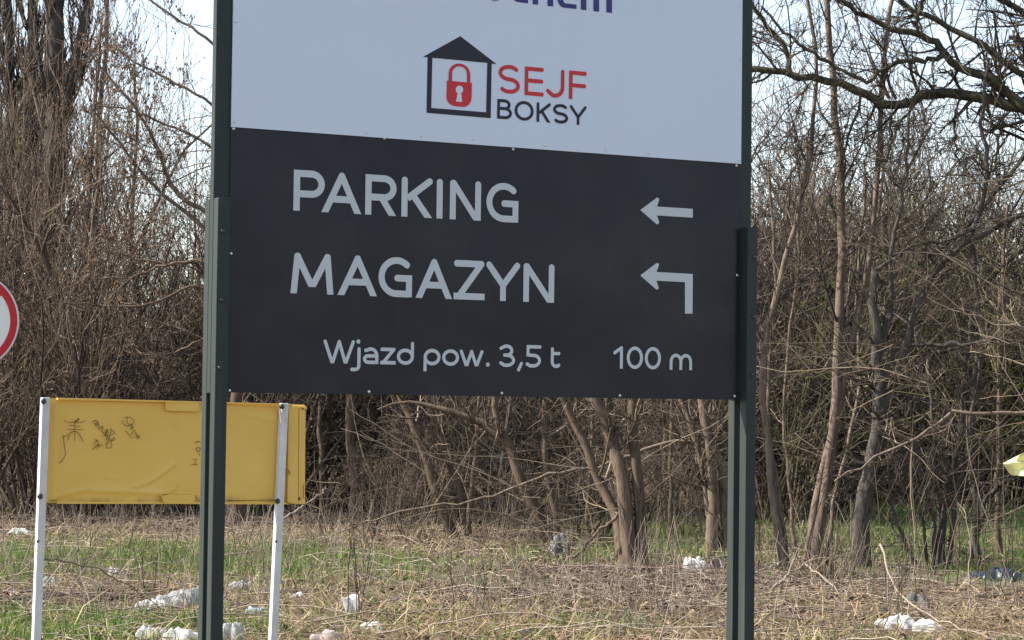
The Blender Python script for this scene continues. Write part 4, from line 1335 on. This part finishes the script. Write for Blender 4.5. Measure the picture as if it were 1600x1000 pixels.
# long scratch and tear marks
bm = bmesh.new()
for st in ([(140, 262), (146, 300), (152, 350), (158, 378), (148, 405), (120, 432)], [(1462, 466), (1480, 478), (1488, 492)], [(1478, 470), (1484, 505)], [(712, 628), (722, 640), (734, 668)], [(724, 622), (760, 618)], [(924, 622), (930, 640), (938, 648)], [(1110, 655), (1250, 653), (1400, 651)], [(1462, 664), (1500, 676), (1572, 678)],
           [(940, 655), (965, 657)], [(60, 655), (100, 652)], [(1566, 560), (1567, 640)], [(1492, 92), (1500, 90)]):
    q = resample(np.array([p2(60 + a / 3.81, 610 + b / 3.81) for a, b in st]), 12)
    stroke_geo(bm, q, 0.0035, 'b', 'b', 0, O2[2], -0.0225 if st[0][0] > 600 or st[0][1] > 600 else -0.0128)
bm_obj('scratch', bm, M['ink'], ysign)['kind'] = 'stuff'

# ------------------------------------------------------------------ round prohibition sign at the left edge
D3 = 13.9
c3 = at(-49, 501, D3)
r3 = 0.30
rs = empty('round_sign', (c3[0], c3[1], 0), 0.10, label='round white prohibition sign with a red ring, cut by the left edge', cat='sign')


def disc(name, r, y0, y1, mat, hole=0.0):
    bm = bmesh.new()
    N_ = 96
    an = np.linspace(0, 2 * math.pi, N_ + 1)[:-1]
    ring = lambda rr, y: [bm.verts.new((rr * math.cos(a), y, c3[2] + rr * math.sin(a))) for a in an]
    fo, bo = ring(r, y0), ring(r, y1)
    if hole:
        fi, bi = ring(hole, y0), ring(hole, y1)
    for i in range(N_):
        j = (i + 1) % N_
        bm.faces.new((fo[i], bo[i], bo[j], fo[j]))
        if hole:
            bm.faces.new((fo[i], fo[j], fi[j], fi[i]))
            bm.faces.new((bo[i], bi[i], bi[j], bo[j]))
            bm.faces.new((fi[i], fi[j], bi[j], bi[i]))
    if not hole:
        bm.faces.new(fo)
        bm.faces.new(bo[::-1])
    bmesh.ops.recalc_face_normals(bm, faces=bm.faces)
    return bm_obj(name, bm, mat, rs)


disc('plate', 0.290, 0.002, 0.006, M['sign_white'])
disc('rim', 0.30, -0.010, 0.012, M['sign_grey'], 0.291)
disc('red_ring', 0.2905, -0.001, 0.0015, M['red_sign'], 0.247)
bm = bmesh.new()
stroke_geo(bm, [(0.2 * 0.88, 0.2 * 0.88), (-0.2 * 0.88, -0.2 * 0.88)], 0.05, 'b', 'b', 0, c3[2], 0.0012)
bm_obj('red_bar', bm, M['red_sign'], rs)
bm = bmesh.new()
g = bmesh.ops.create_cone(bm, segments=16, radius1=0.03, radius2=0.03, depth=c3[2] + 0.62, cap_ends=True)
for v in bm.verts: v.co += Vector((0, 0.045, (c3[2] + 0.62) / 2 - 0.3))
bm_obj('pole', bm, M['sign_grey'], rs, True)
part_box('bracket', M['sign_grey'], rs, [(-0.05, 0.05, 0.007, 0.02, c3[2] - 0.12, c3[2] - 0.09), (-0.05, 0.05, 0.007, 0.02, c3[2] + 0.09, c3[2] + 0.12)])

# ------------------------------------------------------------------ litter and small things
rng = np.random.default_rng(3)


def crumple(name, px, py, wpx, hpx, mat, label, cat='plastic bag', depth=0.6, seed=0, sharp=1.0, fill=0.5, sub=5):
    """a crumpled bag or sheet lying on the ground; size given as seen in the photograph"""
    g = on_ground(px, py + hpx * 0.35)
    W, H = wpx * g[1] / F, hpx * g[1] / F * 0.66
    r_ = np.random.default_rng(seed + 100)
    nr, na = 26, 84
    aa = np.arange(na) * 2 * math.pi / na
    rim = 0.72 + 0.30 * sum(r_.normal(0, 0.42) * np.cos(k * aa + r_.uniform(0, 6.28)) for k in range(2, 8))
    rim = np.clip(rim, 0.4, 1.15)
    tt = np.linspace(1, 0, nr)
    rad = tt[:, None] * rim[None]
    xx, yy = rad * np.cos(aa)[None], rad * np.sin(aa)[None]
    wx, wy = xx + 0.22 * np.sin(3.1 * yy + seed), yy + 0.22 * np.sin(2.7 * xx + 2 * seed)
    z = np.zeros_like(xx)
    for k in range(5):                                      # big folds
        a = r_.uniform(0, math.pi)
        z += (1 - np.abs(np.sin((wx * math.cos(a) + wy * math.sin(a)) * r_.uniform(1.6, 3.4) + r_.uniform(0, 6.28)))) ** 1.2 * 0.30
    for k in range(7):                                      # fine creases
        a = r_.uniform(0, math.pi)
        z += sharp * (1 - np.abs(np.sin((wx * math.cos(a) + wy * math.sin(a)) * r_.uniform(5, 12) + r_.uniform(0, 6.28)))) ** 2 * 0.075
    z = (z / z.max()) ** 0.62 * (1 - tt[:, None] ** 4) ** 0.6 * H
    V = np.stack([xx * W * 0.56, yy * W * 0.55 * depth, z], -1).reshape(-1, 3)
    low = V[:na] - np.array([0, 0, 0.02])
    ii = np.arange(nr * na).reshape(nr, na)
    Q = np.stack([ii[:-1], np.roll(ii[:-1], -1, 1), np.roll(ii[1:], -1, 1), ii[1:]], -1).reshape(-1, 4)
    lo = nr * na + np.arange(na)
    Qe = np.stack([lo, np.roll(lo, -1), np.roll(ii[0], -1), ii[0]], -1)
    o = link(name, np_mesh(name, np.concatenate([V, low]), [Q, Qe]), mat)
    o.location = (g[0], g[1], float(gz(g[:1], g[1:2])[0]) + 0.012)
    o.rotation_euler = (r_.normal(0, 0.06), r_.normal(0, 0.06), r_.uniform(-0.4, 0.4))
    return tag(o, label, cat)


def cup(px, py, r, h, mat, label, tilt, seed):
    g = on_ground(px, py)
    r_ = np.random.default_rng(seed)
    bm = bmesh.new()
    rings = []
    N_ = 28
    for rr, z in ((0.72, 0.0), (0.80, 0.3), (0.9, 0.65), (1.0, 0.97), (1.06, 1.0), (0.96, 0.97), (0.82, 0.5), (0.68, 0.05)):
        rings.append([bm.verts.new((r * rr * math.cos(a) * (1 + 0.16 * math.sin(2 * a + 3 * z) + 0.07 * math.sin(5 * a + 4 * z)), r * rr * math.sin(a) * (1 - 0.14 * math.sin(2 * a + 3 * z)), h * z * (1 + 0.08 * math.sin(a * 2 + 1))))
                      for a in np.linspace(0, 2 * math.pi, N_ + 1)[:-1]])
    for A_, B_ in zip(rings[:-1], rings[1:]):
        for k in range(N_): bm.faces.new((A_[k], A_[(k + 1) % N_], B_[(k + 1) % N_], B_[k]))
    bm.faces.new(rings[0][::-1])
    bm.faces.new(rings[-1])
    o = bm_obj('paper_cup', bm, mat, None, True)
    o.location = (g[0], g[1], float(gz(g[:1], g[1:2])[0]) + 0.01 + abs(math.sin(tilt[0])) * r * 0.8)
    o.rotation_euler = (tilt[0], tilt[1], 0.3)
    return tag(o, label, 'cup')


crumple('plastic_bag', 285, 926, 83, 49, M['bag_clear'], 'large milky plastic bag lying just left of the left sign post', seed=1, sharp=1.3)
crumple('plastic_bag', 247, 940, 65, 34, M['bag_white'], 'white end of torn bag lying left of the large milky bag', seed=2, sharp=1.2)
crumple('plastic_bag', 236, 987, 44, 34, M['bag_white'], 'small bright white crumpled bag at the bottom, well left of the left sign post', seed=3, sharp=1.4)
crumple('plastic_bag', 292, 988, 70, 43, M['bag_white'], 'bulging white bag at the bottom edge touching the left sign post', seed=4, sharp=1.4)
crumple('plastic_bag', 364, 982, 46, 49, M['bag_clear'], 'milky bag at the bottom edge just right of the left sign post', seed=5, sharp=1.2)
crumple('plastic_scrap', 30, 831, 41, 20, M['bag_white'], 'white scrap in the grass left of the left white post', 'plastic scrap', seed=6)
crumple('plastic_scrap', 178, 892, 19, 23, M['bag_white'], 'small white scrap under the middle of the yellow plate', 'plastic scrap', seed=7)
crumple('plastic_scrap', 86, 906, 33, 17, M['bag_clear'], 'pale flattened plastic scrap right of the left white post', 'plastic scrap', seed=8)
crumple('plastic_scrap', 402, 949, 36, 14, M['bag_blue'], 'small pale blue scrap between the dark post and the white post', 'plastic scrap', seed=9)
crumple('plastic_scrap', 378, 910, 39, 20, M['bag_clear'], 'dull grey scrap in dead grass behind the left sign post', 'plastic scrap', seed=10)
cup(550, 964, 0.055, 0.135, M['bag_white'], 'crushed white cup standing among the dark stems right of the white posts', (0.12, -0.2), 4)
crumple('plastic_scrap', 512, 988, 52, 23, M['bag_pink'], 'dirty pinkish scrap at the bottom near the crushed cup', 'plastic scrap', seed=12)
crumple('plastic_scrap', 580, 976, 31, 17, M['bag_white'], 'thin white shred right of the crushed cup', 'plastic scrap', seed=13)
crumple('plastic_scrap', 468, 928, 31, 17, M['bag_clear'], 'pale plastic scrap right of the second white post', 'plastic scrap', seed=14)
crumple('plastic_bag', 874, 848, 48, 66, M['bag_grey'], 'grey plastic bag slumped at the foot of the leaning trunk', seed=15, sharp=0.8, depth=0.8)
crumple('plastic_bag', 1084, 878, 46, 42, M['bag_white'], 'crushed white packet before the crooked tree left of the right post', 'packet', seed=16, sharp=1.3)
cup(1112, 890, 0.055, 0.11, M['bag_pink'], 'crushed beige cup beside the crushed white packet', (1.2, 0.25), 6)
crumple('plastic_bag', 1404, 976, 70, 30, M['bag_white'], 'long white bag lying on dry grass at lower right, left piece', seed=18, sharp=1.7)
crumple('plastic_bag', 1448, 982, 48, 30, M['bag_white'], 'short white bag end lying at lower right, right of the long one', seed=19, sharp=1.7)
crumple('stone', 1432, 940, 50, 32, M['stone'], 'flat grey stone behind the white bags at lower right', 'stone', seed=20, sharp=0.4)
crumple('tarpaulin', 1556, 896, 90, 44, M['tarp_blue'], 'slate blue tarpaulin crumpled on the grass at the right edge', 'tarpaulin', seed=21, depth=0.5)
crumple('plastic_scrap', 651, 882, 18, 8, M['bag_teal'], 'small teal scrap in grass under the left half of the sign', 'plastic scrap', seed=22)
crumple('plastic_scrap', 430, 803, 26, 8, M['bag_white'], 'white scrap on the ground beneath the yellow plate by its right post', 'plastic scrap', seed=23)
crumple('plastic_scrap', 316, 800, 22, 8, M['bag_clear'], 'greyish scrap beneath the yellow plate behind the dark post', 'plastic scrap', seed=24)
crumple('plastic_scrap', 1010, 842, 16, 8, M['bag_pink'], 'tiny pinkish scrap behind the biggest clump of trunks', 'plastic scrap', seed=25)
o = crumple('plastic_bag', 930, 800, 12, 12, M['bag_red'], 'small red bag far back between the leaning trunks', seed=26)
o.location.z += 0.18

# torn yellow sheet at the right edge, hanging on the pale branch's tree
Dy = 14.0
out = [(1567, 724), (1581, 746), (1588, 741), (1598, 745), (1625, 744), (1665, 752), (1680, 700), (1660, 672), (1625, 690), (1600, 707)]
bm = bmesh.new()
r_ = np.random.default_rng(8)
cen = np.mean(out, axis=0)
fr_, bk_ = [], []
pp = resample(np.array(out + [out[0]], float), 44)[:-1]
for k, sgn in ((0, fr_), (1, bk_)):
    for rr_ in (1.0, 0.7, 0.4):
        row = []
        for j, q in enumerate(pp):
            a = cen + (q - cen) * rr_
            d = Dy + 0.05 * math.sin(j * 0.5) * rr_ + 0.10 * (1 - rr_) + 0.02 * math.sin(a[0] * 0.2) + 0.004 * k
            row.append(bm.verts.new(Vector(at(a[0], a[1], d))))
        sgn.append(row)
nn2 = len(pp)
for S_, flip in ((fr_, False), (bk_, True)):
    for k in range(2):
        for j in range(nn2):
            f = (S_[k][j], S_[k][(j + 1) % nn2], S_[k + 1][(j + 1) % nn2], S_[k + 1][j])
            bm.faces.new(f[::-1] if flip else f)
    bm.faces.new(S_[2][::-1] if flip else S_[2])
for j in range(nn2): bm.faces.new((fr_[0][j], bk_[0][j], bk_[0][(j + 1) % nn2], fr_[0][(j + 1) % nn2]))
bmesh.ops.recalc_face_normals(bm, faces=bm.faces)
tag(bm_obj('yellow_sheet', bm, M['yellow_sheet'], None, True), 'torn bright yellow sheet caught at the right edge in sunlight', 'torn sheet')

# low concrete kerb and sticks by the stool
k0, k1 = on_ground(1312, 897), on_ground(1720, 936)
L = float(np.linalg.norm(k1 - k0))
bm = bmesh.new()
box(bm, 0, L, 0, 0.12, -0.1, 0.055, bev=0.012)
bmesh.ops.subdivide_edges(bm, edges=[e for e in bm.edges if abs(e.verts[0].co.x - e.verts[1].co.x) > 0.5], cuts=24)
for v in bm.verts: v.co += Vector((0, rng.normal(0, 0.006), rng.normal(0, 0.007)))
kb = bm_obj('concrete_kerb', bm, M['concrete'])
kb.location = (k0[0], k0[1], 0)
kb.rotation_euler = (0, 0.0, math.atan2(k1[1] - k0[1], k1[0] - k0[0]))
tag(kb, 'old low concrete kerb half buried under the trees at right', 'kerb')


def stick(path, w, label, lift=0.02, w1=None, mat='fallen', name='fallen_branch', cat='branch', heights=None, depth=None):
    """a stick whose points lie on the ground (or at given heights) below the photographed path"""
    pts = []
    for i, (px, py) in enumerate(path):
        if depth: p = at(px, py, depth[0] + (depth[1] - depth[0]) * i / (len(path) - 1))
        else:
            p = on_ground(px, py)
            p[2] = float(gz(p[:1], p[1:2])[0]) + lift
        pts.append(p)
    P = resample(np.array(pts), 16)
    P[1:-1] += rng.normal(0, 0.009, (14, 3))
    d = P[:, 1].mean()
    R = np.linspace(w, w1 or w * 0.4, 16) * 0.68 * d / F / 2
    s = Soup()
    c = P.mean(0)
    s.tubes((P - c)[None], R[None], 6, np.array([0.62]), 0.1, rng)
    P1, R1 = grow(rng, (P - c)[None], R[None], 5, 0.2, 1.0, 40, 0.22, 0.6, 5, 0.05, 0.15, 0.002, 0.5)
    s.tubes(P1, R1, 4, rng.beta(2, 2, len(P1)))
    o = link(name, s.mesh(name), M[mat])
    o.location = c
    return tag(o, label, cat)


stick([(1180, 896), (1220, 878), (1262, 872)], 5, 'pale arched stick from the right sign post to the ragged stool', depth=(20.6, 21.4))
stick([(1204, 924), (1232, 898), (1278, 868)], 7, 'thick pale stick propped slanting against the ragged stool', depth=(19.8, 21.2))
stick([(1258, 880), (1284, 902), (1342, 950)], 5, 'pale stick slanting down right from the ragged stool', depth=(21.2, 18.6))
stick([(1262, 908), (1290, 912)], 5, 'short pale stick lying in front of the ragged stool')
stick([(1312, 917), (1352, 919)], 4, 'short pale stick lying just right of the ragged stool')
stick([(1376, 852), (1390, 895), (1410, 935), (1450, 962), (1500, 980), (1560, 1010)], 6, 'long pale bowed branch sweeping down to the bottom right', depth=(18.6, 15.6))
stick([(1514, 972), (1516, 860), (1510, 800), (1496, 785)], 4, 'thin white upright stem at the far right', depth=(17.4, 17.6), name='dry_stem', cat='stem')
stick([(1462, 942), (1490, 962), (1520, 978)], 4, 'pale stick behind the white bags at lower right')
stick([(66, 872), (104, 876), (152, 890), (224, 928), (262, 958)], 4, 'dark bramble stem arching right below the yellow plate', depth=(15.5, 17.4), mat='twig', name='bramble_stem', cat='stem')
stick([(470, 894), (560, 908), (640, 915), (700, 920)], 4, 'long straw stalk lying flat right of the second white post')
stick([(660, 893), (700, 890), (765, 889)], 4, 'long pale stalk lying flat under the middle of the sign')
stick([(540, 998), (610, 945), (650, 912)], 4, 'pale stalk leaning right behind the crushed cup', depth=(15.8, 18.0))
stick([(690, 918), (740, 940), (745, 948)], 4, 'bent straw stalk under the middle of the sign')
stick([(1058, 912), (1074, 930), (1090, 938)], 5, 'short pale stick lying left of the right sign post')
stick([(440, 812), (476, 790), (512, 764)], 5, 'pale straight stick slanting up right of the yellow plate', depth=(20.0, 20.5))
stick([(1100, 890), (1084, 930), (1082, 958)], 4, 'pale bent stalk hanging down from the crushed packet', depth=(20.5, 18.0), name='dry_stem', cat='stem')

# dark young shoots in front
rng = np.random.default_rng(31)


def shoots(px, py, n, h, label, spread=0.25, mat='dark_twig', lean=0.1, r=0.0045):
    g = on_ground(px, py)
    g[2] = float(gz(g[:1], g[1:2])[0])
    P = np.zeros((n, 8, 3))
    P[:, 0, :2] = rng.normal(0, spread * 0.5, (n, 2))
    d = unit(np.concatenate([rng.normal(0, lean, (n, 2)), np.ones((n, 1))], 1))
    hh = h * (0.5 + 0.6 * rng.random(n))
    for k in range(1, 8):
        d = unit(d + rng.normal(0, 0.06, (n, 3)))
        P[:, k] = P[:, k - 1] + d * (hh / 7)[:, None]
    R = np.full((n, 1), r) * np.linspace(1, 0.45, 8)[None]
    P1, R1 = grow(rng, P, R, 4, 0.25, 1.0, 35, 0.25, 0.7, 5, 0.1, 0.1, 0.0028, 0.6)
    s = Soup()
    s.tubes(P, R, 5, rng.beta(2, 2, n))
    s.tubes(P1, R1, 3, rng.beta(2, 2, len(P1)))
    o = link('young_shoots', s.mesh('young_shoots'), M[mat])
    o.location = g
    if spread > 0.65:
        o['kind'] = 'stuff'
    return tag(o, label, 'shoots')


shoots(548, 970, 5, 0.85, 'tuft of dark leafless shoots around the crushed cup', 0.16)
shoots(240, 925, 4, 0.7, 'few dark shoots by the large milky bag', 0.3)
shoots(290, 880, 7, 0.8, 'loose dry weed stems left of the left sign post', 0.6, 'twig', 0.2, 0.004)
shoots(120, 930, 6, 0.6, 'loose dry weed stems right of the left white post', 0.5, 'twig', 0.22, 0.004)
shoots(455, 930, 6, 0.6, 'loose dry weed stems right of the second white post', 0.5, 'twig', 0.22, 0.004)
shoots(735, 975, 3, 0.6, 'thin dark shoots under the middle of the sign', 0.2)
shoots(165, 905, 4, 0.55, 'thin brown shoots under the left half of the yellow plate', 0.5, 'twig')
shoots(400, 905, 3, 0.9, 'brown shoots between the dark post and the white post', 0.25, 'twig')
shoots(625, 880, 5, 0.9, 'pale shoots at the edge of the thicket under the sign', 0.5, 'twig')
shoots(1440, 925, 9, 1.5, 'row of tall thin pale shoots behind the white bags', 0.9, 'twig', 0.08, 0.006)
shoots(1505, 930, 7, 1.4, 'tall thin shoots right of the stone near the right edge', 0.7, 'twig', 0.08, 0.006)
shoots(1296, 905, 26, 0.6, 'dense dry sprouts around the ragged stool', 0.35, 'twig', 0.35, 0.006)
shoots(1400, 985, 3, 0.8, 'dark shoots poking up through the white bags', 0.12)
shoots(560, 832, 14, 1.0, 'reedy pale shoots round the dark upright trunk', 1.0, 'twig', 0.12, 0.006)
shoots(760, 846, 14, 1.2, 'reedy pale shoots behind the three stemmed tree', 1.2, 'twig', 0.18, 0.006)
shoots(890, 850, 12, 1.1, 'reedy brown shoots behind the grey bag', 0.9, 'twig', 0.15, 0.006)
shoots(1195, 890, 12, 1.1, 'thin pale shoots right behind the right sign post', 0.8, 'twig', 0.15, 0.006)
shoots(1060, 880, 8, 0.9, 'thin brown shoots left of the crushed packet', 0.7, 'twig', 0.2, 0.005)

# the ragged stool of the tall tan sapling
g = on_ground(1282, 904)
bm = bmesh.new()
for k in range(9):
    a, rr_, hh_ = rng.uniform(0, 6.28), rng.uniform(0.02, 0.15), rng.uniform(0.10, 0.27)
    c = bmesh.ops.create_cone(bm, segments=7, radius1=rng.uniform(0.035, 0.07), radius2=rng.uniform(0.012, 0.035), depth=hh_, cap_ends=True)
    for v in c['verts']:
        v.co += Vector((rr_ * math.cos(a) + rng.normal(0, 0.008) + 0.15 * v.co.z * math.cos(a), rr_ * math.sin(a) + rng.normal(0, 0.008), hh_ / 2 - 0.05 + rng.normal(0, 0.02)))
st_ = bm_obj('tree_stump', bm, M['wood_cut'])
st_.location = g
tag(st_, 'ragged brown stump of old cut stems at the foot of the tall tan sapling', 'stump')
